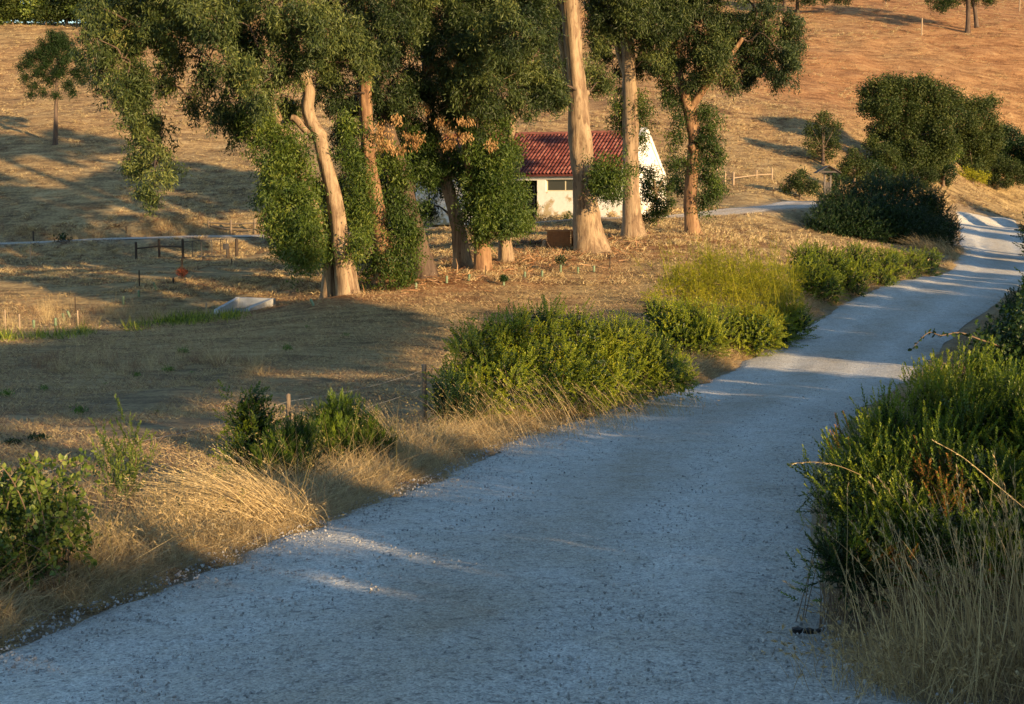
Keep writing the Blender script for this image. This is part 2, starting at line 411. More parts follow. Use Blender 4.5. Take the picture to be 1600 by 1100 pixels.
MAT['post'] = m_plain('weathered_post', (.20,.155,.11), .9, .4, 6, .5, .2, (4, 4, .6))
MAT['darkpost'] = m_plain('dark_post', (.06,.045,.035), .9, .4, 6, .5, .2, (4, 4, .6))
MAT['palepost'] = m_plain('pale_post', (.36,.27,.18), .9, .3, 6, .4, .2, (4, 4, .6))
MAT['wire'] = m_plain('fence_wire', (.30,.29,.27), .45, .2, 5, 0, .5)
MAT['gatemetal'] = m_plain('gate_metal', (.05,.045,.045), .5, .2, 5, 0, .5)
MAT['concrete'] = m_plain('whitewashed_concrete', (.44,.46,.48), .85, .28, 3.5, .4)
MAT['darkconcrete'] = m_plain('dark_concrete', (.20,.23,.24), .85, .55, 6, .4)  # darker, blotchier concrete for the slab between the wing walls
MAT['picnic'] = m_plain('orange_wood', (.36,.15,.055), .7, .3, 5, .2, .3, (1, 1, 6))
MAT['kiosk'] = m_plain('grey_board', (.085,.075,.07), .85, .3, 7, .3)
MAT['kioskpost'] = m_plain('grey_timber', (.16,.14,.125), .85, .3, 7, .3)
MAT['stone'] = m_plain('stone', (.36,.36,.36), .9, .3, 10, .4)
MAT['black'] = m_plain('black_plastic', (.012,.012,.014), .5, .2, 5, .1)
MAT['litter'] = leaf_mat('bark_litter', [(0,(.10,.05,.03)),(.5,(.26,.13,.06)),(1,(.48,.30,.17))], .05, .8, .2)

m, nt, b = base_mat('loose_stone', .9, .2)
oi = N(nt, 'ShaderNodeObjectInfo'); nt.links.new(ramp(nt, oi.outputs['Random'], [(0,(.20,.205,.20)),(.3,(.30,.30,.295)),(.7,(.40,.40,.39)),(1,(.50,.485,.455))]), b.inputs['Base Color']); MAT['loose_stone'] = m
# plaster with flaked patches
m, nt, b = base_mat('white_plaster', .9, .2)
f = noise(nt, 1.1, 6, .65); hgt = N(nt, 'ShaderNodeSeparateXYZ'); nt.links.new(pos_of(nt), hgt.inputs[0])
low = mth(nt, 'MULTIPLY_ADD', hgt.outputs['Z'], -.10, .53)
pat = mth(nt, 'SUBTRACT', mth(nt, 'ADD', f, low), .55)
msk = mth(nt, 'MULTIPLY', pat, 14, clamp=True)
col = mix(nt, msk, (.76,.74,.70), (.42,.34,.21))
col = mix(nt, .35, col, ramp(nt, noise(nt, 5, 5, .6), [(.3,(.7,.68,.64)),(.6,(1,1,1))]), 'MULTIPLY')
nt.links.new(col, b.inputs['Base Color']); bump(nt, b, f, .25, .04); MAT['plaster'] = m
# roof tile
m, nt, b = base_mat('clay_tile', .85, .2)
f = noise(nt, 3.0, 4, .7); g = noise(nt, .7, 3)
at = N(nt, 'ShaderNodeAttribute', attribute_name='rnd')
col = ramp(nt, mth(nt, 'ADD', mth(nt, 'MULTIPLY', at.outputs['Fac'], .5), mth(nt, 'MULTIPLY', f, .5)), [(.15,(.09,.028,.024)),(.5,(.19,.056,.044)),(.85,(.30,.125,.095))])
nt.links.new(col, b.inputs['Base Color']); bump(nt, b, f, .3, .03); MAT['tile'] = m
m, nt, b = base_mat('window_glass', .12, .6); b.inputs['Base Color'].default_value = (.03,.03,.028,1); MAT['glass'] = m
MAT['frame'] = m_plain('window_frame', (.55,.50,.36), .6, .1)
MAT['block'] = m_plain('screen_block', (.17,.14,.10), .9, .3)
MAT['interior'] = m_plain('dark_room', (.03,.028,.025), .95, .2)  # near-black walls: the shade behind the opening is put into their colour

# dry ground: straw, bare soil and reddish earth, all from world-space noise
m, nt, b = base_mat('dry_field', .95, .1)
sep = N(nt, 'ShaderNodeSeparateXYZ'); nt.links.new(pos_of(nt), sep.inputs[0])
big = noise(nt, .055, 4, .6); mid = noise(nt, .5, 6, .65, None, .4); fine = noise(nt, 6, 6, .7); tiny = noise(nt, 38, 4, .7)
streak = noise(nt, 1.0, 5, .65, mapped(nt, (.35, 1.8, 1)))
v = mth(nt, 'ADD', mth(nt, 'ADD', mth(nt, 'MULTIPLY', mid, .30), mth(nt, 'MULTIPLY', fine, .30)), mth(nt, 'ADD', mth(nt, 'MULTIPLY', streak, .28), mth(nt, 'MULTIPLY', tiny, .12)))
straw = ramp(nt, v, [(.38,(.080,.055,.030)),(.46,(.21,.148,.076)),(.53,(.40,.29,.14)),(.62,(.57,.44,.23))])
red = ramp(nt, v, [(.38,(.10,.045,.02)),(.46,(.24,.115,.05)),(.53,(.40,.215,.095)),(.63,(.54,.35,.17))])
# the upper hill is redder soil; so is the ground under the eucalypts
up = N(nt, 'ShaderNodeMapRange'); up.inputs['From Min'].default_value = 6; up.inputs['From Max'].default_value = 16; nt.links.new(sep.outputs['Z'], up.inputs['Value'])
rt = N(nt, 'ShaderNodeMapRange'); rt.inputs['From Min'].default_value = -25; rt.inputs['From Max'].default_value = 45; nt.links.new(sep.outputs['X'], rt.inputs['Value'])
rf = mth(nt, 'MULTIPLY', up.outputs[0], mth(nt, 'ADD', mth(nt, 'MULTIPLY', rt.outputs[0], .65), .35))
rf = mth(nt, 'ADD', rf, mth(nt, 'MULTIPLY', mth(nt, 'SUBTRACT', big, .5), mth(nt, 'MULTIPLY', up.outputs[0], 1.6)), clamp=True)
at = N(nt, 'ShaderNodeAttribute', attribute_name='litter')
rf = mth(nt, 'MAXIMUM', rf, at.outputs['Fac'])
col = mix(nt, rf, straw, red)
grn = mth(nt, 'MULTIPLY', mth(nt, 'SUBTRACT', noise(nt, .35, 4, .7), .60), 5, clamp=True)
col = mix(nt, mth(nt, 'MULTIPLY', grn, .35), col, (.16,.15,.06))
ag = N(nt, 'ShaderNodeAttribute', attribute_name='pale')
col = mix(nt, ag.outputs['Fac'], col, mix(nt, .5, col, (.36,.30,.23)))
nt.links.new(col, b.inputs['Base Color'])
hh = mth(nt, 'ADD', mth(nt, 'ADD', mth(nt, 'MULTIPLY', fine, .5), mth(nt, 'MULTIPLY', mid, 1.0)), mth(nt, 'MULTIPLY', tiny, .15))
bump(nt, b, hh, 1.0, .30); MAT['field'] = m

# pale crushed-stone gravel
def gravel_mat(name, base, warm):
    m, nt, b = base_mat(name, .9, .25)
    vo = N(nt, 'ShaderNodeTexVoronoi'); vo.inputs['Scale'].default_value = 55; nt.links.new(pos_of(nt), vo.inputs['Vector'])
    vo2 = N(nt, 'ShaderNodeTexVoronoi'); vo2.inputs['Scale'].default_value = 19; nt.links.new(pos_of(nt), vo2.inputs['Vector'])
    a = noise(nt, 80, 3, .7); c = noise(nt, .5, 5, .6, mapped(nt, (1.6, .35, 1))); d = noise(nt, 11, 5, .75)
    col = ramp(nt, a, [(.3, tuple(x * .62 for x in base)), (.5, base), (.7, tuple(min(1, x * 1.25) for x in base))])
    col = mix(nt, .8, col, ramp(nt, vo.outputs['Color'], [(.1,(.55,.55,.55)),(.5,(.95,.95,.95)),(.95,(1.25,1.25,1.25))]), 'MULTIPLY')
    col = mix(nt, .9, col, ramp(nt, d, [(.33,(.28,.28,.30)),(.43,(.85,.85,.86)),(.55,(1,1,1))]), 'MULTIPLY')
    col = mix(nt, mth(nt, 'MULTIPLY', mth(nt, 'SUBTRACT', c, .47), 3, clamp=True), col, mix(nt, 1.0, col, (.80,.77,.72), 'MULTIPLY'))
    col = mix(nt, .5, col, ramp(nt, noise(nt, 2.2, 4, .6), [(.35, warm), (.55, (1,1,1))]), 'MULTIPLY')
    ac = N(nt, 'ShaderNodeAttribute', attribute_name='across'); wob = mth(nt, 'MULTIPLY_ADD', noise(nt, .35, 3), .10, -.05)
    acr = mth(nt, 'ADD', ac.outputs['Fac'], wob)
    wear = ramp(nt, acr, [(0, (.95,.93,.90)), (.12, (1.02,1.0,.97)), (.26, (1.14,1.14,1.13)), (.38, (.94,.91,.87)), (.50, (.86,.80,.72)), (.60, (.92,.89,.84)), (.72, (1.12,1.12,1.12)), (.85, (.88,.87,.85)), (1, (.7,.66,.6))])
    col = mix(nt, ramp(nt, noise(nt, .8, 4, .6), [(.3, (.25,.25,.25)), (.65, (1,1,1))]), col, mix(nt, 1.0, col, wear, 'MULTIPLY'))
    nt.links.new(col, b.inputs['Base Color'])
    h = mth(nt, 'ADD', mth(nt, 'MULTIPLY', mth(nt, 'SUBTRACT', 1, vo.outputs['Distance']), .35), mth(nt, 'ADD', mth(nt, 'MULTIPLY', a, .25), mth(nt, 'ADD', mth(nt, 'MULTIPLY', d, .8), mth(nt, 'MULTIPLY', mth(nt, 'SUBTRACT', 1, vo2.outputs['Distance']), .5))))
    bump(nt, b, h, .75, .035); return m
MAT['gravel'] = gravel_mat('crushed_stone', (.57,.575,.54), (.86,.80,.72))
MAT['track'] = gravel_mat('pale_track_gravel', (.52,.48,.42), (.85,.8,.7))

# ------------------------------------------------------------------ ground sheet
def axis(segs):
    out = [segs[0][0]]
    for a, b, s0, s1 in segs:
        x = a; n = 0
        while x < b:
            f = (x - a) / (b - a); x += s0 + (s1 - s0) * f; out.append(min(x, b))
    return np.unique(np.round(out, 4))
ys = axis([(-40, 0, 4, 1), (0, 25, .22, .25), (25, 70, .3, .55), (70, 200, .6, 1.3), (200, 420, 2, 14)])
xr = axis([(0, 10, .2, .3), (10, 40, .35, .8), (40, 90, .9, 2.0), (90, 320, 3, 25)])
xs = np.unique(np.concatenate([-xr, xr]))
X, Y = np.meshgrid(xs, ys)
Z = H(X, Y)
rd, td = road_d(X, Y), track_d(X, Y)
Z = Z - .07 * np.clip(-rd / .4, 0, 1) - .07 * np.clip(-td / .4, 0, 1)
nx, ny = len(xs), len(ys)
i, j = np.meshgrid(np.arange(nx - 1), np.arange(ny - 1)); b0 = (j * nx + i).ravel()
me = fastmesh('ground', np.stack([X, Y, Z], -1).reshape(-1, 3), np.stack([b0, b0 + 1, b0 + nx + 1, b0 + nx], 1), None, True)
lit = np.zeros(X.shape)
for (a, bb, D, r) in [(560,440,53,6),(700,415,57,6),(800,405,60,5),(920,395,62,5),(1050,375,66,4),(650,420,56,5)]:
    c = P(a, bb, D); lit = np.maximum(lit, np.clip(1.6 - np.hypot(X - c[0], (Y - c[1]) * 1.6) / r * 1.2 + (vnoise(X, Y, 1.5, 11) - .5) * .9, 0, 1))
at = me.attributes.new('litter', 'FLOAT', 'POINT'); at.data.foreach_set('value', lit.ravel().astype(np.float32))
pale = np.clip(1.2 - np.minimum(np.where(rd > -.5, rd, 0), np.where(td > -.5, td, 0)) / 1.0, 0, 1) + np.clip((40 - Y) / 30, 0, .45)
at = me.attributes.new('pale', 'FLOAT', 'POINT'); at.data.foreach_set('value', np.clip(pale, 0, 1).ravel().astype(np.float32))
tag(obj('ground', me, MAT['field']), 'dry straw-coloured field rising to a reddish hillside', None, None, 'structure')

def ribbon(name, line_l, line_r, mat, lift, nw, label, crown=.03):
    n = len(line_l); t = np.linspace(0, 1, nw)
    arc = np.concatenate([[0], np.cumsum(np.linalg.norm(np.diff(line_l, axis=0), axis=1))])
    wob = (vnoise(arc, arc * 0, .9, 4) - .5) * .4 + (vnoise(arc, arc * 0, .25, 14) - .5) * .22 + (vnoise(arc, arc * 0, 3., 15) - .5) * .3
    d = norm(line_r - line_l)
    l = line_l - d * wob[:, None]; r = line_r + d * (vnoise(arc, arc * 0, 1.1, 6) - .5)[:, None] * .3
    q = l[:, None] * (1 - t)[None, :, None] + r[:, None] * t[None, :, None]
    z = H1(q[..., 0], q[..., 1]) + lift
    e = np.minimum(t, 1 - t)[None]
    z = z + crown * np.clip(e * 6, 0, 1) - .05 * np.clip(1 - e * 22, 0, 1)
    z = z + (vnoise(q[..., 0], q[..., 1], .5, 9) - .5) * .018 + (vnoise(q[..., 0], q[..., 1], .12, 10) - .5) * .012 * np.clip(1 - (q[..., 1] - 5) / 20, 0, 1)
    for c0 in (.3, .7): z = z - .02 * np.exp(-((t[None] - c0) / .07) ** 2)
    V = np.concatenate([q, z[..., None]], -1).reshape(-1, 3)
    ii, jj = np.meshgrid(np.arange(nw - 1), np.arange(n - 1)); k = (jj * nw + ii).ravel()
    me = fastmesh(name, V, np.stack([k, k + 1, k + nw + 1, k + nw], 1), None, True)
    at = me.attributes.new('across', 'FLOAT', 'POINT'); at.data.foreach_set('value', np.tile(t, n).astype(np.float32))
    return tag(obj(name, me, mat), label, None, None, 'structure')
tt2 = np.linspace(0, 1, 1100) ** 1.7 * (len(mL0) - 1)
ribbon('gravel_road', spl(mL0, tt2), spl(mR0, tt2), MAT['gravel'], .02, 70, 'pale crushed-stone road winding down and away')
tn = norm(np.gradient(tk, axis=0)); tp = np.stack([-tn[:, 1], tn[:, 0]], 1)
ribbon('farm_track', tk + tp * trackW[:, None], tk - tp * trackW[:, None], MAT['track'], .03, 14, 'pale dusty farm track passing the house')

# ------------------------------------------------------------------ white farmhouse
HA = R(22)
ax_l = np.array([-math.cos(HA), math.sin(HA), 0])      # along the front, away from the near corner
ax_b = np.array([math.sin(HA), math.cos(HA), 0])       # from the front to the back
hc = P(975, 337, 76); hc[2] = H0(hc[0], hc[1])[0] - .05
HL, HB, EAVE, RIDGE = 12.4, 8.2, 2.3, 4.75
hc_z = hc[2]
house = thing('farmhouse', 'low white farmhouse with red clay-tiled roof behind the big eucalyptus trunks', 'house', hc)
def hbox(s0, s1, b0, b1, z0, z1):
    c = hc + ax_l * (s0 + s1) / 2 + ax_b * (b0 + b1) / 2 + np.array([0, 0, (z0 + z1) / 2])
    return (c, (abs(s1 - s0) / 2, abs(b1 - b0) / 2, abs(z1 - z0) / 2), math.pi - HA)
def hpoly(pts_sbz, faces):
    V = np.array([hc + ax_l * s + ax_b * bb + np.array([0, 0, z]) for s, bb, z in pts_sbz]); return V, np.array(faces), np.full(len(V), .5)
T = .3
front = [(0, 2.3, 0, EAVE), (2.3, 4.5, 0, 1.45), (4.5, 5.0, 0, EAVE), (2.3, 4.5, 2.12, EAVE), (7.6, HL, 0, EAVE)]
for a, c, d, e in front: obj('front_wall', mk('front_wall', boxes([hbox(a, c, 0, T, d - (.4 if d == 0 else 0), e)])), MAT['plaster'], house)
obj('lintel', mk('lintel', boxes([hbox(4.95, 7.6, .003, T, 2.05, EAVE)])), MAT['plaster'], house)
obj('rear_wall', mk('rear_wall', boxes([hbox(0, HL, HB - T, HB, -.4, EAVE)])), MAT['plaster'], house)
def gable(s0, s1, nm):
    p = []
    for s in (s0, s1): p += [(s, T, -.4), (s, HB - T, -.4), (s, HB - T, EAVE + .02), (s, HB / 2, RIDGE - .05), (s, T, EAVE + .02)]
    fs = [[0,4,3,0],[0,3,2,1]]
    V, _, r = hpoly(p, [[0,1,2,3]])
    me = bpy.data.meshes.new(nm); me.from_pydata([tuple(v) for v in V], [], [(0,1,2,3,4),(9,8,7,6,5),(0,5,6,1),(1,6,7,2),(2,7,8,3),(3,8,9,4),(4,9,5,0)]); me.update()
    return obj(nm, me, MAT['plaster'], house)
gable(0, T, 'gable_wall'); gable(HL - T, HL, 'gable_wall')
# raised gable parapet seen against the hill
me = bpy.data.meshes.new('gable_parapet')
sl_ = [(-.06, -.02, EAVE - .05), (-.06, HB/2, RIDGE + .28), (-.06, HB + .02, EAVE - .05), (-.06, HB + .02, EAVE - .35), (-.06, HB/2, RIDGE - .1), (-.06, -.02, EAVE - .35)]
p = [(s, b_, z) for s in (-.06, .32) for (_, b_, z) in sl_]
V, _, _ = hpoly(p, [[0,1,2,3]])
me.from_pydata([tuple(v) for v in V], [], [(0,1,4,5),(1,2,3,4),(11,10,7,6),(10,9,8,7),(0,6,7,1),(1,7,8,2),(5,4,10,11),(4,3,9,10),(0,5,11,6),(2,8,9,3)]); me.update()
obj('gable_parapet', me, MAT['plaster'], house)
obj('dark_room', mk('dark_room', boxes([hbox(4.8, 7.9, 2.6, 2.7, -.1, EAVE), hbox(4.8, 4.9, .4, 2.6, -.1, EAVE), hbox(7.75, 7.85, .4, 2.6, -.1, EAVE)])), MAT['interior'], house)
win = obj('window', mk('window', boxes([hbox(2.3, 2.37, .14, .2, 1.45, 2.12), hbox(4.43, 4.5, .14, .2, 1.45, 2.12), hbox(2.37, 4.43, .14, .2, 1.45, 1.51), hbox(2.37, 4.43, .14, .2, 2.06, 2.12), hbox(3.37, 3.43, .15, .19, 1.51, 2.06)])), MAT['frame'], house)
obj('pane', mk('pane', boxes([hbox(2.37, 4.43, .165, .175, 1.505, 2.065)])), MAT['glass'], win)
# pierced block screen in the wide opening
scr = obj('block_screen', mk('block_screen', boxes([hbox(5.3, 5.36, .40, .48, 0, 1.78), hbox(5.36, 7.6, .40, .48, 1.72, 1.78)])), MAT['block'], house)
blk = mk('screen_block', boxes([((0, 0, 0), (.105, .04, .028), 0)]))
for r_ in range(14):
    for c_ in range(9):
        s = 5.36 + .13 + c_ * .25 + (.12 if r_ % 2 else 0); z = .06 + r_ * .122
        if s + .1 > 7.6: continue
        pblk = hc + ax_l * s + ax_b * .44 + np.array([0, 0, z])
        o = bpy.data.objects.new('block', blk); C.objects.link(o)
        if not blk.materials: blk.materials.append(MAT['block'])
        o.parent = scr; o.location = Vector(pblk) - Vector(hc); o.rotation_euler = (0, 0, math.pi - HA)
# roof: boards under rows of half-round tiles
OH = .28; RT = RIDGE; RE = EAVE + .06
def roofpt(s, f, side, lift=0):            # f 0 at ridge, 1 at eave
    half = HB / 2 + OH; bb = HB / 2 - side * half * f; z = RT + (RE - RT) * f
    return hc + ax_l * s + ax_b * bb + np.array([0, 0, z + lift])
me = bpy.data.meshes.new('roof'); vs_ = []
for s in (.34, HL + .15):
    for f, sd in ((1, 1), (0, 1), (1, -1)):
        for l in (0, -.10): vs_.append(tuple(roofpt(s, f, sd, l)))
me.from_pydata(vs_, [], [(0,2,8,6),(2,4,10,8),(1,7,9,3),(3,9,11,5),(0,6,7,1),(4,5,11,10),(0,1,3,2),(2,3,5,4),(6,8,9,7),(8,10,11,9)]); me.update()
roof = obj('roof', me, MAT['tile'], house)
tiles = []
an = np.linspace(0, math.pi, 6)
rowsn, cw = 12, .215
for side in (1, -1):
    nc = int((HL - .2) / cw)
    for ci in range(nc):
        s0 = .46 + ci * cw
        for ri in range(rowsn):
            f0, f1 = ri / rowsn, (ri + 1.12) / rowsn; j = rng.normal(size=3) * .008
            ring = []
            for f, rad, lf in ((f0, .072, .015), (f1, .088, .035)):
                base = roofpt(s0 + j[0], min(f, 1.01), side, lf + j[1])
                ring.append([base + ax_l * math.cos(a) * rad + np.array([0, 0, math.sin(a) * rad * .95]) for a in an])
            V = np.array(ring[0] + ring[1]); k = np.arange(5)
            tiles.append((V, np.stack([k, k+1, k+7, k+6], 1), np.full(12, rng.random())))
o = obj('roof_tile', mk('roof_tile', join(tiles), True), MAT['tile'], roof); o['kind'] = 'stuff'
rt_me = None
for ci in range(int(HL / .42)):
    s0 = .4 + ci * .42
    base0 = roofpt(0, 0, 1)
    if rt_me is None:
        rn = []
        for s, rad in ((0, .13), (.46, .115)):
            rn.append([ax_l * s + ax_b * math.cos(a) * rad + np.array([0, 0, math.sin(a) * rad]) for a in an])
        k = np.arange(5); rt_me = fastmesh('ridge_tile', np.array(rn[0] + rn[1]), np.stack([k, k+1, k+7, k+6], 1), np.full(12, .8), True)
        rt_me.materials.append(MAT['tile'])
    o = bpy.data.objects.new('ridge_tile', rt_me); C.objects.link(o); o.parent = roof
    o.location = Vector(roofpt(s0, 0, 1, .03 + rng.normal() * .008)) - Vector(hc)
obj('eave_board', mk('eave_board', boxes([hbox(.33, HL, -.04, -.005, EAVE - .2, EAVE - .03)])), MAT['plaster'], house)

# ------------------------------------------------------------------ eucalyptus trees
def cluster_leaves(centres, crad, per, L, W, droop=.9, tpl=LANCE, flat=1.0, tone=None):
    n = len(centres); per = int(per)
    off = rng.normal(size=(n, per, 3)) * crad * np.array([.5, .5, .5 * flat])
    pos = (centres[:, None] + off).reshape(-1, 3)
    d = rdir(n * per, 0, 1.0); d[:, 2] -= droop
    # clumps share a tone, single leaves vary inside it
    r = np.clip(np.repeat(rng.random(n) if tone is None else tone, per) * .6 + rng.random(n * per) * .4, 0, 1)
    return leaves(pos, d, L * (.7 + .6 * rng.random(n * per)), W * (.8 + .4 * rng.random(n * per)), tpl, r)
def blob_centres(c, r, n, squash=.85):
    d = rdir(n); rr = r * (.25 + .75 * rng.random(n) ** .5)
    d[:, 2] *= squash
    return c + d * rr[:, None]
def clump_centres(c, r, dens=1.0):
    """leaf clumps standing apart on the outside of a bough, each a drooping bunch"""
    k = max(3, int(r * r * 8.5 * dens)); d = rdir(k, .15); d[:, 2] *= .85
    sub = c + d * (r * (.55 + .45 * rng.random(k)))[:, None]
    tone = np.clip(.5 + rng.normal(size=k) * .22 + d[:, 2] * .12, 0, 1)  # light and dark clumps painted into the leaf tone, upper ones lighter
    m_ = 7; off = rng.normal(size=(k, m_, 3)) * np.array([.20, .20, .24]); off[..., 2] -= .08
    return (sub[:, None] + off).reshape(-1, 3), np.repeat(tone, m_), sub
def branch_tube(a, b, r0, r1, sag=.12):
    m1 = a * .6 + b * .4 + np.array([0, 0, sag]) * np.linalg.norm(b - a) + rng.normal(size=3) * .08 * np.linalg.norm(b - a)
    return tube([a, m1, b], [r0, (r0 + r1) / 2, r1], 6, 9, .1)
def eucalyptus(label, D, trunks, blobs, bark='bark', young=(), dead=(), base=None, dens=1.0, extra_top=5, leafL=.20):
    b0 = P(trunks[0][0][0], trunks[0][0][1], D); b0[2] = H(b0[0], b0[1])[0]
    t = thing('eucalyptus_tree', label, 'tree', b0, 'eucalyptus trees standing in front of the farmhouse')
    tops = []
    for tr in trunks:
        path = [P(x, y, D + (dd[0] if dd else 0)) for x, y, rp, *dd in tr]; rad = [M(rp, D) for x, y, rp, *dd in tr]
        path[0] = path[0] - np.array([0, 0, .25]) if len(tr) > 2 and tr is not None and tr[0][1] > 340 else path[0]
        obj('trunk', mk('trunk', tube(path, rad, 18, len(path) * 12, .19, .30 if tr[0][1] > 340 else 0), True), MAT[bark], t)
        tops.append(np.array(path))
    allp = np.concatenate([spl(p, np.linspace(0, len(p) - 1.001, 40)) for p in tops])
    top = tops[0][-1]
    cen, brs, tones = [], [], []
    bl = [(P(x, y, D + (rest[0] if rest else rng.normal() * 1.4)), M(r, D)) for x, y, r, *rest in blobs]
    for k in range(extra_top):
        bl.append((top + np.array([rng.normal() * 2.2, rng.normal() * 2.2, rng.random() * 5 - 1]), 1.6 + rng.random() * .9))
    bl.sort(key=lambda q: np.linalg.norm(allp - q[0], axis=1).min())
    nodes = allp.copy(); wgt = np.zeros(len(allp))
    for c, r in bl:
        cc, tn, sub = clump_centres(c, r, dens); cen.append(cc); tones.append(tn)
        cost = np.linalg.norm(nodes - c, axis=1) + np.maximum(0, nodes[:, 2] - c[2]) * .15 + wgt
        a = nodes[np.argmin(cost)]
        L_ = np.linalg.norm(c - a)
        if L_ > .3:
            mid = a * .5 + c * .5 + np.array([0, 0, .16 * L_]) + rng.normal(size=3) * .09 * L_; q1 = a * .78 + c * .22 + rng.normal(size=3) * .06 * L_
            obj('branch', mk('branch', tube([a, q1, mid, c], [.03 + .012 * L_, .03 + .010 * L_, .03, .018], 6, 12, .15), True), MAT['bark_dark'], t)
            nodes = np.concatenate([nodes, [mid, c]]); wgt = np.concatenate([wgt, [.5, .5]])
        brs.append(sticks(np.tile(c, (len(sub), 1)) + rng.normal(size=(len(sub), 3)) * .08, sub, .016, .006))
    tag(obj('twigs', mk('twigs', join(brs)), MAT['twig'], t), kind='stuff')
    obj('crown', mk('crown', cluster_leaves(np.concatenate(cen), .29, 60, leafL * .9, .043, tone=np.concatenate(tones))), MAT['euc_leaf'], t)
    if young:
        yc = [clump_centres(P(x, y, D - .9 + (rest[0] if rest else rng.normal() * .5)), M(r, D) * 1.18, 1.9 * dens) for x, y, r, *rest in young]
        cy = np.concatenate([q[0] for q in yc]); ty = np.concatenate([q[1] for q in yc])
        obj('shoot_foliage', mk('shoot_foliage', cluster_leaves(cy, .30, 34, .16, .046, .9, tone=ty)), MAT['euc_young'], t)
    if dead:
        cd = np.concatenate([blob_centres(P(x, y, D + rest[0]), M(r, D) * .9, int(M(r, D) ** 2 * 34) + 4, .7) for x, y, r, *rest in dead])
        obj('dead_foliage', mk('dead_foliage', cluster_leaves(cd, .18, 18, .13, .045, 1.6)), MAT['dead_leaf'], t)
    return t
eucalyptus('outermost eucalyptus with two pale trunks and a long drooping bough over the field', 52,
  [[(545,456,15),(537,410,14.5),(529,355,12.5),(521,302,11),(512,268,10),(505,240,9.5),(499,212,10.5),(487,192,9.5),(480,168,9),(482,142,9),(471,112,8.5),(456,60,8),(450,0,8),(440,-150,6),(430,-260,4)],
   [(514,456,11,.5),(514,410,10,.5),(500,350,9,.3),(470,280,9,0),(440,200,7,.5),(400,110,6,.8),(360,20,5,1),(330,-60,4,1)],
   [(497,206,6),(480,204,6),(462,186,5),(455,184,4)], [(494,200,7),(505,212,7),(483,212,5)]],
  [(470,55,62),(425,95,52),(395,140,44),(375,175,34),(430,165,38),(405,50,58),(300,20,48),(255,25,48),(205,35,48),(165,30,40),(190,90,42),(160,115,26),(205,130,38),(185,165,34),(225,190,30),(205,205,22),(232,225,30),(240,258,26),(240,288,20),(215,258,14),(150,10,28),(262,130,26,1.5),(300,152,24),(285,90,30,1.6),(340,35,46),(360,95,30),(320,110,24,2),(520,45,56),(545,95,44),(350,195,20),(150,60,22),(310,-50,60),(400,-60,70),(480,-70,70),(220,-50,50),(255,55,30),(330,5,34),(345,165,22),(215,150,24)],
  young=[(435,225,32),(445,270,42),(450,315,42),(462,355,36),(470,392,24),(455,385,22),(488,290,20,1.4),(490,345,22,1.2),(556,245,22,1.2),(562,290,22,1.2),(562,335,22,1.2),(560,378,20,.6),(558,200,20,1.2),(418,190,24),(480,400,16),(508,386,16,.8),(395,200,18)], dens=1.05)
eucalyptus('eucalyptus with a yellowish trunk wrapped in leafy shoots beside the twin-trunked one', 54.5,
  [[(604,430,17),(598,380,14),(590,335,12.5),(581,285,11),(574,220,10),(570,140,9),(572,60,8),(575,-60,6),(580,-200,4)]],
  [(540,290,34,3),(545,350,32,3),(612,330,28,3),(520,300,26,3.5),(600,270,26,3),(525,150,32,-.5),(528,200,26),(540,240,26),(535,170,24,1.5),(590,50,62),(560,110,44),(620,110,50),(610,160,38),(560,160,34),(650,30,46),(530,10,40),(600,-50,70),(540,-80,60)],
  bark='bark_warm', young=[(555,330,20,1.6),(552,375,22,1),(572,405,24,.8),(618,405,26,.4),(634,375,24),(630,330,26,.8),(622,290,24,1.6),(570,250,20,1.7),(610,245,24,1.6),(552,290,20,1.5),(640,420,18),(640,345,20,1)],
  dead=[(597,205,17,-1.7),(590,222,14,-1.7),(607,228,15,-1.7),(512,110,8,-1.5),(620,186,9,-1.5)])
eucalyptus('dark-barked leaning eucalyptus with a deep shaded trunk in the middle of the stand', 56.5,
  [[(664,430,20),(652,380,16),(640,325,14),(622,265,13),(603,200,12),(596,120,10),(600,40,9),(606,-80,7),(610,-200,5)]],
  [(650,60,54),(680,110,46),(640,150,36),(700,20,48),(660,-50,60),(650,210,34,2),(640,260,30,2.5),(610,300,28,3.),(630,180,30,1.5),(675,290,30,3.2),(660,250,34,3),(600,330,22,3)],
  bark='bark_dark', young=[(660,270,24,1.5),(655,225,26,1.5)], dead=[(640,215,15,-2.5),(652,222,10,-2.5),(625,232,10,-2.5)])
eucalyptus('slim eucalyptus leaning over bark litter with a bare curved twig at its foot', 58,
  [[(724,411,13),(716,360,11),(706,315,10),(694,270,9),(680,215,8),(668,150,7),(664,60,7),(660,-80,5)]],
  [(700,70,50),(730,30,50),(720,130,42),(690,165,30),(735,165,36),(700,-40,56),(715,250,24,1.5),(700,235,22,1.2),(660,330,12,2)],
  young=[(735,290,18,1),(706,258,20,.6),(690,240,22,.8)], dead=[(688,190,14,-1.6),(705,205,12,-1.6),(702,225,12,-1.6),(665,165,12,-1.6),(675,105,10,-1.8),(642,170,7,-1.5)])
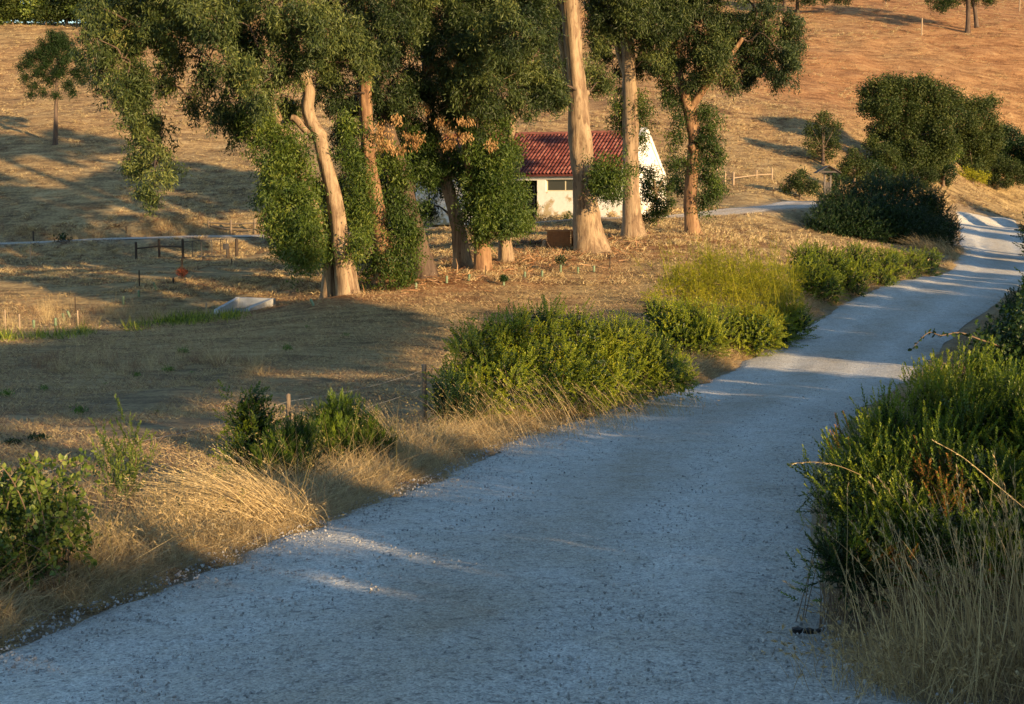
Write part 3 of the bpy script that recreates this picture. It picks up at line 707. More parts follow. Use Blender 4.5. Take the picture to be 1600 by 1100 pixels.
eucalyptus('eucalyptus with a short sunlit stump-like trunk under a dense bright green skirt', 57,
  [[(754,427,14),(753,385,12),(751,345,11),(744,300,10),(735,255,10),(730,190,9),(738,120,8),(750,40,8),(755,-80,6),(760,-200,4)]],
  [(740,100,38,-2.),(732,140,28,-2.),(745,60,36,-2),(760,70,54),(800,50,52),(775,130,46),(810,105,40),(835,120,30),(745,195,30),(790,170,36),(850,60,26),(760,-40,64),(820,-30,50),(840,20,36)],
  bark='bark_warm', young=[(770,215,34),(775,260,36),(785,300,36),(770,335,34),(792,330,26),(768,335,22),(748,335,16),(788,335,18),(740,310,16),(755,290,28),(745,240,18)],
  dead=[(728,188,12,-2),(765,226,9,-1.6),(722,215,12,-2.2),(712,100,12,-2)])
eucalyptus('thin pale-stemmed eucalyptus between the green skirt and the picnic table', 59.5,
  [[(792,410,11),(788,370,9),(784,330,7),(790,270,6),(800,190,5.5),(806,100,5),(810,0,4)]],
  [(830,40,40),(812,90,36),(855,95,22),(835,145,18),(850,140,16),(868,140,12)],
  young=[(806,320,20),(812,345,15),(800,345,12),(792,290,20),(796,245,16),(824,335,12)], extra_top=3)
eucalyptus('tallest eucalyptus with the thickest pale trunk right beside the picnic table', 62,
  [[(929,400,27),(921,365,22),(915,320,19),(911,270,18.5),(907,220,18.5),(903,160,16),(897,100,13.5),(892,40,12.5),(889,-20,12),(884,-140,10),(880,-300,6)],
   [(897,160,9),(888,130,7,.2),(878,60,6,.5),(872,0,5,.8)], [(905,148,5),(915,146,6),(919,143,4)]],
  [(858,30,24,2.4),(862,0,24,2.4),(938,0,28,2.2),(930,70,12,1.8),(855,120,14,1.5),(872,135,11,1.5),(848,145,12),(952,35,24,2.4),(856,70,18,2),(938,42,15,2.2),(885,-90,50,1.5),(940,-80,46),(925,115,11,.5),(938,130,9,.5),(865,150,9)],
  young=[(950,258,17,-1.),(955,283,20,-1.),(938,290,13,-1.2),(968,268,14,-1),(950,305,12,-1.2),(928,280,9,-1.3)], dens=1.15)
eucalyptus('eucalyptus with a half shaded straight trunk, second from the house gable', 66,
  [[(992,372,19),(989,345,14.5),(986,300,12.5),(985,240,12),(985,180,12),(983,120,11),(980,60,10),(977,-20,9),(970,-180,6)],
   [(985,130,7),(972,95,6,.3),(960,50,5,.6),(950,-10,4,.8)]],
  [(1000,20,38),(965,40,28),(1010,70,26),(960,5,34),(995,105,16),(975,105,16,1),(1020,100,18),(1030,40,30),(990,-50,56),(945,75,14,1)],
  young=[(968,175,15,1.2),(1002,180,14,1.2),(975,150,13,1.4),(998,215,12,1.2),(970,200,10,1.2),(1000,155,12,1)], dens=1.1)
eucalyptus('forked eucalyptus with knotty warm trunk and spreading crown nearest to the road', 66.5,
  [[(1084,371,13),(1080,345,10.5),(1078,310,9.5),(1081,265,9.5),(1085,225,9),(1080,190,10),(1074,165,9),(1064,130,6,.2),(1058,90,5,.4),(1055,30,4,.4)],
   [(1078,172,6),(1092,150,5.5,-.2),(1112,120,5,-.4),(1135,95,4,-.4),(1160,60,3,-.5)], [(1084,226,6),(1093,212,4),(1097,205,3)],
   [(1085,240,6,-.15),(1080,226,7,-.3)]],
  [(1060,70,38),(1100,40,48),(1150,50,46),(1190,40,42),(1215,75,26),(1232,55,20),(1130,90,32),(1190,95,26),(1228,95,14),(1218,118,9),(1045,105,22),(1048,25,42),(1090,95,30),(1165,95,26),(1100,125,15),(1140,125,12),(1170,122,9),(1120,-50,60),(1180,-30,46),(1238,30,16),(1240,75,10)],
  young=[(1052,150,15,.8),(1058,180,13,.8),(1060,215,11,.8),(1070,150,14,1),(1100,180,18,.8),(1108,215,18,.8),(1105,250,19,.8),(1110,285,18,.8),(1108,310,13,.8),(1062,250,12,.9),(1095,320,10,1),(1062,290,11,1.2)],
  bark='bark_warm', dens=1.1)
# leafy small tree against the gable
def blob_tree(name, label, cat, D, trunk, blobs, mat, leaf=(.10, .05), per=50, crad=.3, dens=34, group=None, bark='twig', depth=1.0, droop=.2, tpl=LANCE, base=None):
    if D > 85: D = hit(trunk[0][0], trunk[0][1], 80)[1]
    b0 = P(trunk[0][0], trunk[0][1], D); b0[2] = H(b0[0], b0[1])[0]
    t = thing(name, label, cat, b0, group)
    path = [P(x, y, D) for x, y, r in trunk]; path[0] = b0 - np.array([0, 0, .15])
    obj('trunk', mk('trunk', tube(path, [M(r, D) for x, y, r in trunk], 8, len(path) * 5, .1, .3), True), MAT[bark], t)
    cen, brs = [], []
    for x, y, r, *rest in blobs:
        c = P(x, y, D + (rest[0] if rest else rng.normal() * M(r, D) * .5 * depth)); rm = M(r, D)
        n = max(5, int(rm * rm * dens)); cc = blob_centres(c, rm * .95, n); cen.append(cc)
        k = max(3, n // 5); brs.append(sticks(np.tile(path[-1] * .5 + path[len(path)//2] * .5, (1, 1)), c[None], .05, .02))
        brs.append(sticks(np.tile(c, (k, 1)), cc[:k], .02, .006))
    tag(obj('twigs', mk('twigs', join(brs)), MAT['twig'], t), kind='stuff')
    obj('crown', mk('crown', cluster_leaves(np.concatenate(cen), crad, per, leaf[0], leaf[1], droop, tpl)), MAT[mat], t)
    return t
blob_tree('small_tree', 'small leafy tree growing against the white gable wall of the house', 'tree', 70, [(1028,352,3),(1026,320,2.5),(1022,280,2)],
  [(1016,268,13),(1050,262,12),(1008,285,14),(1035,290,18),(1012,308,15),(1030,322,18),(1020,338,15),(1042,315,14),(1002,262,8),(1056,285,12)], 'euc_young', (.13,.045), 60, .26, 60)

# ------------------------------------------------------------------ hillside trees and shrubs
blob_tree('stone_pine', 'lone dark stone pine standing on the dry slope', 'tree', 108, [(86,224,4),(87,190,3.2),(88,150,2.8),(90,110,2),(90,80,1.6)],
  [(88,66,13),(72,70,10),(104,70,11),(58,84,10),(84,84,12),(112,84,10),(43,98,9),(72,100,10),(128,104,7),(60,114,10),(92,112,11),(118,116,9),(38,122,7),(76,128,8),(104,132,8),(54,134,7),(128,128,6),(46,88,5),(97,60,7),(80,58,7),(122,94,6),(66,146,6),(116,145,6),(86,150,5),(48,148,4),(100,96,9),(34,106,5),(136,114,5)], 'pine', (.20,.045), 80, .36, 66, 'trees dotted over the hillside', 'bark_dark', 1, -.6)
blob_tree('round_tree', 'small round-crowned tree above the wooden notice shelter', 'tree', 100, [(1285,262,3),(1286,248,2.5),(1286,220,2)],
  [(1285,190,16),(1268,200,13),(1303,202,14),(1285,218,20),(1265,222,12),(1305,225,13),(1278,236,13),(1298,238,12),(1290,178,8)], 'hill_leaf', (.13,.07), 45, .34, 42, None, 'bark_dark')
blob_tree('spreading_tree', 'largest dark spreading tree among the thicket on the hillside', 'tree', 110, [(1410,285,6),(1412,240,5),(1410,190,4)],
  [(1370,140,22),(1400,140,24),(1430,142,24),(1460,148,22),(1485,150,18),(1358,165,18),(1385,175,28),(1420,175,32),(1455,180,28),(1480,178,20),(1375,205,22),(1410,210,28),(1445,210,26),(1470,205,20),(1352,145,10),(1395,235,24),(1430,238,26),(1380,250,22),(1410,262,24),(1445,262,22),(1465,240,24),(1360,225,14),(1395,128,16),(1445,132,16),(1480,225,18)], 'hill_leaf', (.17,.09), 52, .42, 44, None, 'bark_dark')
blob_tree('spreading_tree', 'lighter spreading tree joined to the largest one at its uphill end', 'tree', 116, [(1515,275,5),(1513,230,4),(1510,190,3)],
  [(1500,165,20),(1530,165,18),(1550,160,12),(1510,190,24),(1540,185,20),(1555,200,14),(1495,215,22),(1525,215,24),(1505,240,22),(1535,240,22),(1520,262,20),(1550,225,20)], 'hill_leaf', (.17,.09), 50, .42, 42, None, 'bark_dark')
blob_tree('dark_shrub', 'big dark shrub at the uphill end of the hillside thicket', 'shrub', 112, [(1560,268,4),(1560,240,3),(1560,220,3)],
  [(1545,215,22),(1575,210,20),(1560,235,24),(1585,230,16),(1535,240,18),(1590,245,14),(1595,222,12),(1615,235,20),(1640,230,24),(1550,258,20),(1575,262,20),(1600,260,16),(1625,262,18)], 'dark_leaf', (.16,.09), 50, .4, 44, None, 'bark_dark')
for lab, D, tr, bl, mt in [
  ('domed light green shrub just behind the notice shelter', 96, [(1335,292,2),(1335,270,2)], [(1335,248,15),(1322,258,14),(1348,260,14),(1330,274,16),(1345,280,14),(1318,278,10),(1335,238,8)], 'hill_leaf'),
  ('rounded bright shrub beside the track in front of the shelter', 88, [(1250,304,2),(1250,285,2)], [(1250,275,13),(1236,284,13),(1264,284,14),(1250,294,14),(1228,295,9),(1270,295,10)], 'hill_leaf'),
  ('mid-green shrub under the largest hillside tree', 104, [(1388,290,2),(1388,270,2)], [(1385,240,18),(1375,258,16),(1400,262,18),(1385,278,16),(1408,280,14)], 'hill_leaf'),
  ('sunlit yellow-green shrub in the middle of the thicket', 105, [(1475,275,2),(1475,255,2)], [(1470,228,16),(1490,238,14),(1460,245,14),(1480,255,14)], 'mastic'),
  ('dense dark conical shrub in front of the thicket', 102, [(1474,288,2),(1474,270,2)], [(1473,255,12),(1464,268,13),(1484,268,13),(1474,280,14)], 'dark_leaf'),
  ('low olive shrub between the domed shrub and the dark conical one', 101, [(1435,290,2),(1435,275,2)], [(1425,272,14),(1445,275,14),(1410,285,12),(1440,287,12)], 'hill_leaf'),
  ('loose yellowish shrub at the edge of the dry grass slope', 104, [(1520,285,2),(1520,275,2)], [(1505,272,12),(1525,275,12),(1540,278,8)], 'broom'),
  ('broad green shrub filling the thicket under the lighter spreading tree', 106, [(1545,292,2),(1545,275,2)], [(1530,262,18),(1555,258,20),(1580,262,18),(1545,278,16),(1570,280,16),(1595,275,16)], 'hill_leaf'),
  ('green shrub at the thicket end by the picture edge', 106, [(1610,288,2),(1610,270,2)], [(1600,262,20),(1625,265,20),(1605,280,16),(1590,272,14)], 'dark_leaf'),
  ('shrub at the foot of the largest hillside tree, facing the dark dome bush', 103, [(1412,298,2),(1412,280,2)], [(1400,272,18),(1425,268,20),(1450,275,16),(1410,288,16),(1435,290,14)], 'hill_leaf'),
  ('small shrub between the domed light one and the largest tree', 103, [(1370,297,2),(1370,280,2)], [(1365,262,15),(1378,276,16),(1362,284,14),(1386,288,12)], 'dark_leaf'),
  ('dark shrub peeking out behind the notice shelter roof', 94, [(1306,296,2),(1306,280,2)], [(1300,275,10),(1312,282,10),(1303,290,9)], 'dark_leaf')]:
    blob_tree('hill_shrub', lab, 'shrub', D, tr, bl, mt, (.13,.075), 42, .3, 50, 'shrubs along the foot of the hillside')
tp = blob_tree('twin_pine', 'twin-stemmed pine on the upper slope, crown cut by the picture top', 'tree', 165, [(1512,50,4),(1513,20,3.6),(1512,-40,3.2)],
  [(1470,5,14),(1490,-5,16),(1475,12,8),(1520,-12,22),(1455,0,9),(1550,-15,20),(1500,-50,30),(1530,-60,30),(1545,2,8)], 'pine', (.3,.07), 60, .5, 14, None, 'bark_dark')
path = [P(x, y, 165.5) for x, y in ((1526,43),(1523,15),(1518,-10),(1514,-40))]
obj('trunk', mk('trunk', tube(path, [M(r, 165) for r in (3.2, 3, 2.6, 2.4)], 8, 20, .1, .3), True), MAT['bark_dark'], tp)
blob_tree('hill_pine', 'dark pine on the upper slope above the forked eucalyptus crown', 'tree', 168, [(1226,22,3),(1226,0,2.5),(1226,-40,2)],
  [(1215,-8,16),(1235,-12,18),(1260,-5,16),(1290,-4,14),(1310,0,10),(1325,2,8),(1245,-35,26)], 'pine', (.3,.07), 60, .5, 14, 'trees dotted over the hillside', 'bark_dark')
blob_tree('hill_pine', 'second dark pine on the upper slope, its bare stem next to the first', 'tree', 169, [(1246,20,3),(1246,0,2.5),(1246,-40,2)],
  [(1205,0,10),(1250,-30,22),(1275,-20,20),(1370,-12,10),(1385,-4,6)], 'pine', (.3,.07), 60, .5, 14, 'trees dotted over the hillside', 'bark_dark')
for k, (x, y, r, mt, lab) in enumerate([(20,10,20,'hill_leaf','pale bushy tree behind the fence at the end of the ridge'),(55,14,14,'hill_leaf','yellowish shrub beside the ridge fence'),(90,5,16,'hill_leaf','grey-green tree in the middle of the ridge top'),(120,6,18,'pine','dark tree on the ridge nearest to the drooping bough'),(-12,6,18,'hill_leaf','green tree cut off by the picture corner on the ridge'),(38,22,7,'hill_leaf','low yellow bush under the ridge trees'),(72,12,20,'hill_leaf','dark round tree filling the ridge gap'),(0,18,14,'hill_leaf','low green bush at the foot of the ridge trees by the picture edge'),(105,14,18,'hill_leaf','leafy tree overlapping the ridge trees next to the drooping bough'),(140,8,26,'hill_leaf','dark tree mostly behind the drooping bough on the ridge'),(-40,4,26,'pine','dark tree on the ridge beyond the picture edge'),(262,4,32,'hill_leaf','leafy tree on the ridge showing through the eucalyptus bough'),(368,0,30,'hill_leaf','tree on the ridge barely showing above the twin trunked eucalyptus'),(310,0,32,'hill_leaf','tree on the ridge mostly behind the eucalyptus crown'),(168,2,32,'hill_leaf','broad tree on the ridge seen through the gaps of the drooping bough'),(208,6,24,'hill_leaf','last broad tree on the ridge, seen through the eucalyptus crown')]):
    blob_tree('ridge_tree', lab, 'tree' if r > 12 else 'shrub', 190, [(x,42,1.5),(x,25,1.2),(x,y,1)], [(x,y+4,r*.9),(x-r*.5,y+r*.5,r*.6),(x+r*.6,y+r*.45,r*.6),(x,y-r,r*.8),(x-r*.6,y-r,r*.8),(x+r*.6,y-r*1.2,r*.8),(x,y+r*.6,r*.6)], 'bramble' if k % 2 else mt, (.3,.16), 46, .6, 16, 'trees and bushes along the ridge')

# ------------------------------------------------------------------ shrubs made of leafy shoots
def shoot_tpl(n, leafL, leafW, ang=.9, tpl=LANCE, tipup=True):
    t = (np.arange(n) + .5) / n; a = np.arange(n) * 2.4
    pos = np.stack([0*t, 0*t, t * .96 + .02], 1); op = ang * (1.1 - .75 * t)
    d = np.stack([np.cos(a) * np.sin(op), np.sin(a) * np.sin(op), np.cos(op)], 1)
    V, Fc, _ = stamp(tpl[0], tpl[1], pos, frames(d, a * 0), np.stack([np.full(n, leafW), np.full(n, leafW), leafL * (1.05 - .35 * t)], 1), rnd=np.zeros(n))
    s, f2, _ = sticks(np.array([[0, 0, 0.]]), np.array([[0, 0, .95]]), .012, .004, 3)
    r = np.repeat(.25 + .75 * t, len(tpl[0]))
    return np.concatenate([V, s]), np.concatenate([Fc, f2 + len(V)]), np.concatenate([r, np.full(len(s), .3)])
SH_FINE = shoot_tpl(26, .15, .055, 1.0)
SH_MID = shoot_tpl(16, .22, .12, 1.25, OVAL)
SH_LONG = shoot_tpl(14, .36, .05, .7)
SH_ROUND = shoot_tpl(9, .26, .20, 1.25, OVAL)
SH_SPRIG = shoot_tpl(16, .20, .07, .9)
def shrub(name, label, cat, base, ell, n, tpl, size, mat, group=None, up=.7, jit=.28, inner=.35, fill=None, fillmat=None, rlo=.72, brown=None, clump=0, crad=.07):
    """ell: centres and radii of the lumps the shoots stand on"""
    t = thing(name, label, cat, base, group)
    cs = np.array([e[0] for e in ell]); rs = np.array([e[1] for e in ell])
    wgt = (rs[:, 0] * rs[:, 2]) ** 1.0; k = rng.choice(len(ell), n, p=wgt / wgt.sum())
    d = rdir(n, .15); q = np.where(rng.random(n) < inner, rng.uniform(.3, .8, n), rng.uniform(rlo, 1., n))
    pos = cs[k] + d * rs[k] * q[:, None]
    if clump:
        ai = rng.integers(0, n, clump); wa = rng.integers(0, clump, n); ax = norm(d[ai] * .8 + np.array([0, 0, up * .9]) + rng.normal(size=(clump, 3)) * .2)[wa]
        out_ = .12 + .2 * rng.random(clump); back = rng.random(n) ** .8
        lat = np.clip(rng.normal(size=(n, 3)), -1.7, 1.7) * crad * (.35 + back[:, None] * 1.3)
        pos = pos[ai][wa] + ax * ((out_[wa] * .5 - back * size * 2.2))[:, None] + lat; d = norm(ax + lat / crad * .45)
    g = H0(pos[:, 0], pos[:, 1]); ok = pos[:, 2] > g - .05; pos, d, g = pos[ok], d[ok], g[ok]; n = len(pos)
    dd = norm(d * (1.4 if clump else .55) + rng.normal(size=(n, 3)) * jit + np.array([0, 0, up * (.5 if clump else 1)]))
    sz = size * (.55 + .75 * rng.random(n))
    # neighbouring shoots share a tone
    tone = np.clip(vnoise(pos[:, 0] * 3, pos[:, 2] * 3 + pos[:, 1], 1.0, 21) * .6 + rng.random(n) * .4, 0, 1)
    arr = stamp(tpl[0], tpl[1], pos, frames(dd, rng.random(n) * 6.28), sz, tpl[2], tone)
    if brown:
        bm = (vnoise(pos[:, 0] * 4, pos[:, 2] * 4, 1.0, 31) > .66) & (pos[:, 2] < np.quantile(pos[:, 2], brown)) ; idx = np.where(bm)[0]
        a2 = stamp(tpl[0], tpl[1], pos[idx] + d[idx] * .03, frames(dd[idx], rng.random(len(idx)) * 6.28), sz[idx] * .9, tpl[2], tone[idx])
        obj('withered_foliage', mk('withered_foliage', a2), MAT['rust_leaf'], t)
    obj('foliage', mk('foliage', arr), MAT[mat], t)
    if fill:
        nf, lf, wf = fill; k = rng.choice(len(ell), nf, p=wgt / wgt.sum()); dv = rdir(nf)
        p = cs[k] + dv * rs[k] * (rng.random((nf, 1)) ** .5) * .88; p = p[p[:, 2] > H0(p[:, 0], p[:, 1])]
        obj('inner_foliage', mk('inner_foliage', leaves(p, rdir(len(p)), lf, wf, OVAL)), MAT[fillmat or mat], t)  # inner leaves mostly in a darker colour, painting the shade inside the shrub
    b0 = np.array(base); m_ = min(60, n); ends = pos[rng.integers(0, n, m_)]
    st_ = np.stack([ends[:, 0] * .7 + b0[0] * .3, ends[:, 1] * .7 + b0[1] * .3, ends[:, 0] * 0], 1) + rng.normal(size=(m_, 3)) * .1
    st_[:, 2] = H0(st_[:, 0], st_[:, 1])
    obj('stems', mk('stems', sticks(st_, ends, .0035, .002)), MAT['twig'], t)
    return t
def E(px, py, D, r, rz=None, ry=None):
    rm = M(r, D); return (P(px, py, D), np.array([rm, M(ry, D) if ry else rm, M(rz, D) if rz else rm]))
def G(px, py, D):
    p = P(px, py, D); p[2] = H(p[0], p[1])[0]; return p

# along the verge of the road, from the near end to the bend
shrub('bramble_bush', 'leafy bramble bush with broad pale leaves at the near end of the verge', 'bush', G(40, 900, 10.4),
  [E(10,800,10.3,50),E(60,800,10.5,42),E(100,790,10.7,34),E(35,850,10.1,50),E(85,850,10.2,40),E(120,830,10.6,24),E(-40,830,10.3,60),E(-10,890,9.9,40),E(55,885,10.,26),E(0,770,10.5,34),E(60,760,10.6,22),E(125,770,10.8,14),E(148,735,11,6,14),E(65,742,10.7,7,14),E(140,850,10.7,16)], 420, SH_ROUND, .15, 'bramble', None, .45, .7, .45, (1200, .035, .026), 'dark_leaf')
def canes(parent, bases, tips, n_leaf, L, W, mat, rad=.006, sag=.25, tpl=OVAL, spread=.12):
    tb, lv = [], []
    for a, c in zip(bases, tips):
        h = np.linalg.norm(c - a); m1 = a * .55 + c * .45 + np.array([0, 0, sag * h]); m2 = a * .2 + c * .8 + np.array([0, 0, sag * h * .75])
        path = [a, m1, m2, c]; tb.append(tube(path, [rad, rad * .8, rad * .55, rad * .25], 5, 20))
        q = spl(np.array(path), np.sort(rng.uniform(.5, 2.99, n_leaf))); d = rng.normal(size=(n_leaf, 3)) * .9 + norm(c - a)
        lv.append(leaves(q + norm(d) * .01, d, L * (.6 + .6 * rng.random(n_leaf)), W * (.7 + .5 * rng.random(n_leaf)), tpl))
    obj('cane', mk('cane', join(tb)), MAT['twig'], parent)['kind'] = 'stuff'; obj('cane_leaves', mk('cane_leaves', join(lv)), MAT[mat], parent)
bb = [o for o in C.objects if o.name == 'bramble_bush'][0]
n_ = 46; bs_ = np.array([G(x_, 905, 10.4 + rng.normal() * .3) for x_ in rng.uniform(-60, 110, n_)])
tp_ = np.array([P(x_, y_, 10.3 + rng.normal() * .4) for x_, y_ in zip(rng.uniform(-60, 165, n_), rng.uniform(725, 900, n_))])
canes(bb, bs_, tp_, 34, .055, .042, 'bramble')
shrub('leafy_sapling', 'thin sapling stems with sparse leaves poking up by the first fence post', 'sapling', G(200, 800, 13.6),
  [E(175,735,13.4,22),E(205,745,13.5,20),E(200,715,13.5,20),E(225,725,13.6,13),E(170,700,13.4,12),E(205,690,13.6,10),E(190,770,13.3,24),E(150,710,13.4,8),E(198,665,13.6,5,14)], 130, SH_SPRIG, .24, 'bramble', None, .9, .3)
shrub('glossy_shrub', 'dark glossy shrub rising behind the arching straw tussock', 'shrub', G(400, 740, 16.6),
  [E(395,650,16.8,27),E(380,670,16.8,24),E(412,665,16.9,24),E(395,690,16.7,34),E(425,690,16.7,24),E(370,700,16.6,20),E(395,730,16.4,36),E(385,632,16.8,14),E(400,625,16.8,10)], 560, SH_MID, .17, 'mastic', None, .6, .3, .3, (2200, .05, .025), 'dark_leaf', clump=50, crad=.08)
shrub('willowy_shrub', 'light green shrub with narrow upright leaves next to the glossy one', 'shrub', G(440, 750, 16.2),
  [E(440,715,16.2,26),E(460,740,16.,28),E(425,740,16.,26),E(455,690,16.4,16),E(470,700,16.4,16)], 560, SH_LONG, .22, 'shoot', 'light green shrubs with narrow upright leaves', .9, .25)
shrub('willowy_shrub', 'wider light green shrub with narrow leaves just before the tilted straw stems', 'shrub', G(530, 730, 18.6),
  [E(500,680,18.8,26),E(530,668,18.9,28),E(560,675,18.9,26),E(580,700,18.7,22),E(515,700,18.5,30),E(550,705,18.5,30),E(490,700,18.6,20),E(600,712,18.6,14),E(530,645,19,12)], 1000, SH_LONG, .24, 'shoot', 'light green shrubs with narrow upright leaves', .9, .22, .3, (1200, .06, .015), 'dark_leaf')
shrub('mastic_bush', 'big glossy green bush in front of the shaded field, widest on the verge', 'bush', G(860, 640, 25.5),
  [E(715,600,24.6,32),E(755,560,25,46),E(790,590,24.6,50),E(800,540,25.6,48),E(850,530,26,50),E(850,585,25.2,58),E(905,540,26.4,48),E(910,590,25.8,54),E(955,540,27,46),E(960,585,26.6,50),E(1000,555,27.6,44),E(1020,580,27.8,44),E(1055,578,28.6,28),E(1068,590,28.8,20),E(735,540,25.2,22),E(850,500,26,22),E(700,625,24,24),E(745,630,24,36),E(770,520,25.4,22),E(895,505,26.5,22),E(985,520,27.4,22),E(1035,550,28,20),E(820,495,26,16)],
  6600, SH_MID, .19, 'mastic', None, .5, .3, .3, (14000, .06, .035), 'dark_leaf', clump=420, crad=.12)
shrub('low_shrub', 'low dark shrub tucked under the big glossy bush by the third post', 'shrub', G(700, 650, 23.4),
  [E(700,615,23.3,18),E(715,640,23,22),E(690,640,23.2,14)], 220, SH_MID, .24, 'dark_leaf')
shrub('dark_shrub', 'dark green shrub beneath the yellow feathery one', 'bush', G(1090, 540, 38),
  [E(1040,505,38,30),E(1080,505,38.5,30),E(1110,515,38,32),E(1060,525,37.6,30),E(1150,520,39,32),E(1200,512,41,30),E(1235,500,42.5,26),E(1180,520,39,36),E(1100,530,37.5,30),E(1020,485,38.6,18),E(1215,520,40.5,28),E(1245,505,42,24)],
  3600, SH_MID, .24, 'mastic', None, .4, .35, .3, (10000, .08, .05), 'dark_leaf', clump=260, crad=.18)
fen = shrub('feathery_shrub', 'yellow-green feathery shrub with thin bare stems, brightest plant on the verge', 'bush', G(1150, 520, 40.5),
  [E(1080,445,40,32),E(1120,430,40.5,38),E(1160,435,41,36),E(1195,440,41.5,36),E(1230,445,42.5,30),E(1250,430,43,18),E(1130,460,40,40),E(1180,465,40.6,40),E(1225,470,42,32),E(1060,440,40,26),E(1105,418,40.8,18),E(1035,455,39.6,18),E(1015,468,39.4,12),E(1090,470,39.6,26),E(1170,500,39.3,26),E(1200,505,39.8,26)],
  5600, SH_LONG, .17, 'broom', None, .35, .8, .3, (6000, .07, .02), 'broom')
n = 210
a = np.stack([P(x, 470, 40.6) for x in rng.uniform(1040, 1240, n)]); a[:, 1] += rng.normal(size=n) * .5; dl = rdir(n, 1.6, .6); dl[:, 0] -= .15; L_ = rng.uniform(.9, 2.1, n)
obj('bare_stems', mk('bare_stems', join([sticks(a, a + dl * L_[:, None], .007, .003, 3), blades(np.repeat(a + dl * (L_ * .75)[:, None], 4, 0), rdir(n * 4, .8), rdir(n * 4) * .2, .28, .012, 2)])), MAT['broom'], fen)
shrub('bramble_hedge', 'low spreading dark bramble between the yellow shrub and the large dark bush', 'bush', G(1340, 465, 54),
  [E(1265,430,50,28),E(1300,420,52,30),E(1340,415,55,30),E(1380,420,57,30),E(1420,418,60,26),E(1450,412,63,20),E(1290,450,50,28),E(1330,445,52,28),E(1375,440,55,24),E(1410,438,58,20),E(1255,405,51,20),E(1445,428,61,16),E(1275,400,52,16),E(1395,408,59,14)],
  3600, SH_MID, .28, 'mastic', None, .4, .45, .3, (9000, .09, .06), 'dark_leaf')
shrub('round_bush', 'largest dark rounded bush standing where the road meets the track', 'bush', G(1375, 395, 76),
  [E(1290,350,75,34),E(1320,335,76,38),E(1350,332,77,38),E(1390,330,78,38),E(1430,338,79,36),E(1460,345,79.5,32),E(1475,370,78,26),E(1300,370,74,34),E(1350,365,74,44),E(1400,365,75,44),E(1440,370,76,34),E(1270,365,74.5,24),E(1265,380,74,16),E(1482,355,79,16),E(1330,305,77,26),E(1372,298,77.5,30),E(1415,300,78,28),E(1455,315,78.5,24),E(1295,318,76,22),E(1300,330,76,22),E(1450,325,78.5,22),E(1320,345,75,34),E(1370,340,75,40),E(1420,345,75.5,36),E(1460,360,77,26)],
  11000, SH_MID, .30, 'dark_leaf', None, .35, .4, .3, (22000, .13, .08), 'dark_leaf')
# far side of the road
shrub('verge_shrub', 'dark shrub on the bank where the road narrows behind the spiky bush', 'shrub', G(1600, 540, 37),
  [E(1575,520,37,26),E(1605,500,37.5,34),E(1640,500,38,40),E(1550,535,36.5,16),E(1620,530,36.5,34),E(1590,480,38.5,20)], 900, SH_MID, .28, 'dark_leaf', None, .5, .4, .3, (3000, .08, .05), 'dark_leaf')
shrub('verge_shrub', 'dark shrub reaching in at the picture edge beside the far bend', 'shrub', G(1640, 400, 74),
  [E(1625,365,74,30),E(1650,350,75,40),E(1670,380,74,40),E(1612,385,73,18)], 500, SH_MID, .5, 'dark_leaf', None, .6, .35, .3, (1500, .14, .09), 'dark_leaf')
shrub('verge_shrub', 'shrub at the picture edge where the road leaves the frame', 'shrub', G(1680, 480, 47),
  [E(1650,460,47,40),E(1670,440,47.5,46),E(1625,480,46,26),E(1610,440,48,16),E(1620,500,45,24)], 600, SH_MID, .4, 'mastic', None, .6, .35, .3, (1500, .1, .07), 'dark_leaf')
br = shrub('arching_bramble', 'shaded bramble thicket behind the spiky bush, one cane reaching over the road', 'bush', G(1590, 640, 12.2),
  [E(1560,560,12,38),E(1600,540,12.2,50),E(1580,600,12,50),E(1620,600,12,60),E(1540,590,11.8,30),E(1650,560,12.4,60),E(1530,535,12,12),E(1600,500,12.4,30)], 620, SH_ROUND, .17, 'dark_leaf', None, .5, .4, .3, (3500, .035, .028), 'dark_leaf')
cane = [P(*c) for c in [(1560,540,11.9),(1530,530,11.7),(1500,520,11.6),(1470,524,11.5),(1450,520,11.5),(1425,545,11.4)]]
cp = spl(np.array(cane), np.linspace(0, 4.99, 46)); cd = rdir(46, -.2)
obj('cane', mk('cane', tube(cane, [.008, .007, .006, .005, .004, .002], 6, 40)), MAT['twig'], br)
obj('cane_leaves', mk('cane_leaves', leaves(cp, cd, .045, .034, OVAL)), MAT['dark_leaf'], br)
jb = [E(1325,740,9.,24),E(1325,790,8.9,24),E(1335,840,8.7,26),E(1355,700,9.3,26),E(1345,880,8.6,24),E(1345,745,8.9,34),E(1330,790,8.7,36),E(1370,720,9.1,36),E(1390,660,9.3,28),E(1420,690,9.2,44),E(1400,770,8.8,55),E(1450,640,9.4,44),E(1480,600,9.6,36),E(1500,670,9.2,60),E(1480,750,8.8,60),E(1540,610,9.5,44),E(1570,660,9.2,60),E(1560,760,8.6,64),E(1610,620,9.5,54),E(1630,720,9.,80),E(1350,840,8.6,44),E(1430,830,8.5,50),E(1520,830,8.3,56),E(1600,840,8.2,60),E(1315,860,8.6,26),E(1690,690,9.,90),E(1460,590,9.6,16),E(1385,640,9.3,12),E(1540,575,9.7,16),E(1305,742,8.9,12),E(1292,728,8.9,7)]
shrub('spiky_bush', 'large bright green bush of upright spiky shoots beside the road, brown patches low down', 'bush', G(1480, 1000, 8.8), jb, 6200, SH_FINE, .165, 'shoot', None, .9, .16, .2, (30000, .024, .011), 'dark_leaf', brown=.7, clump=190, crad=.075)
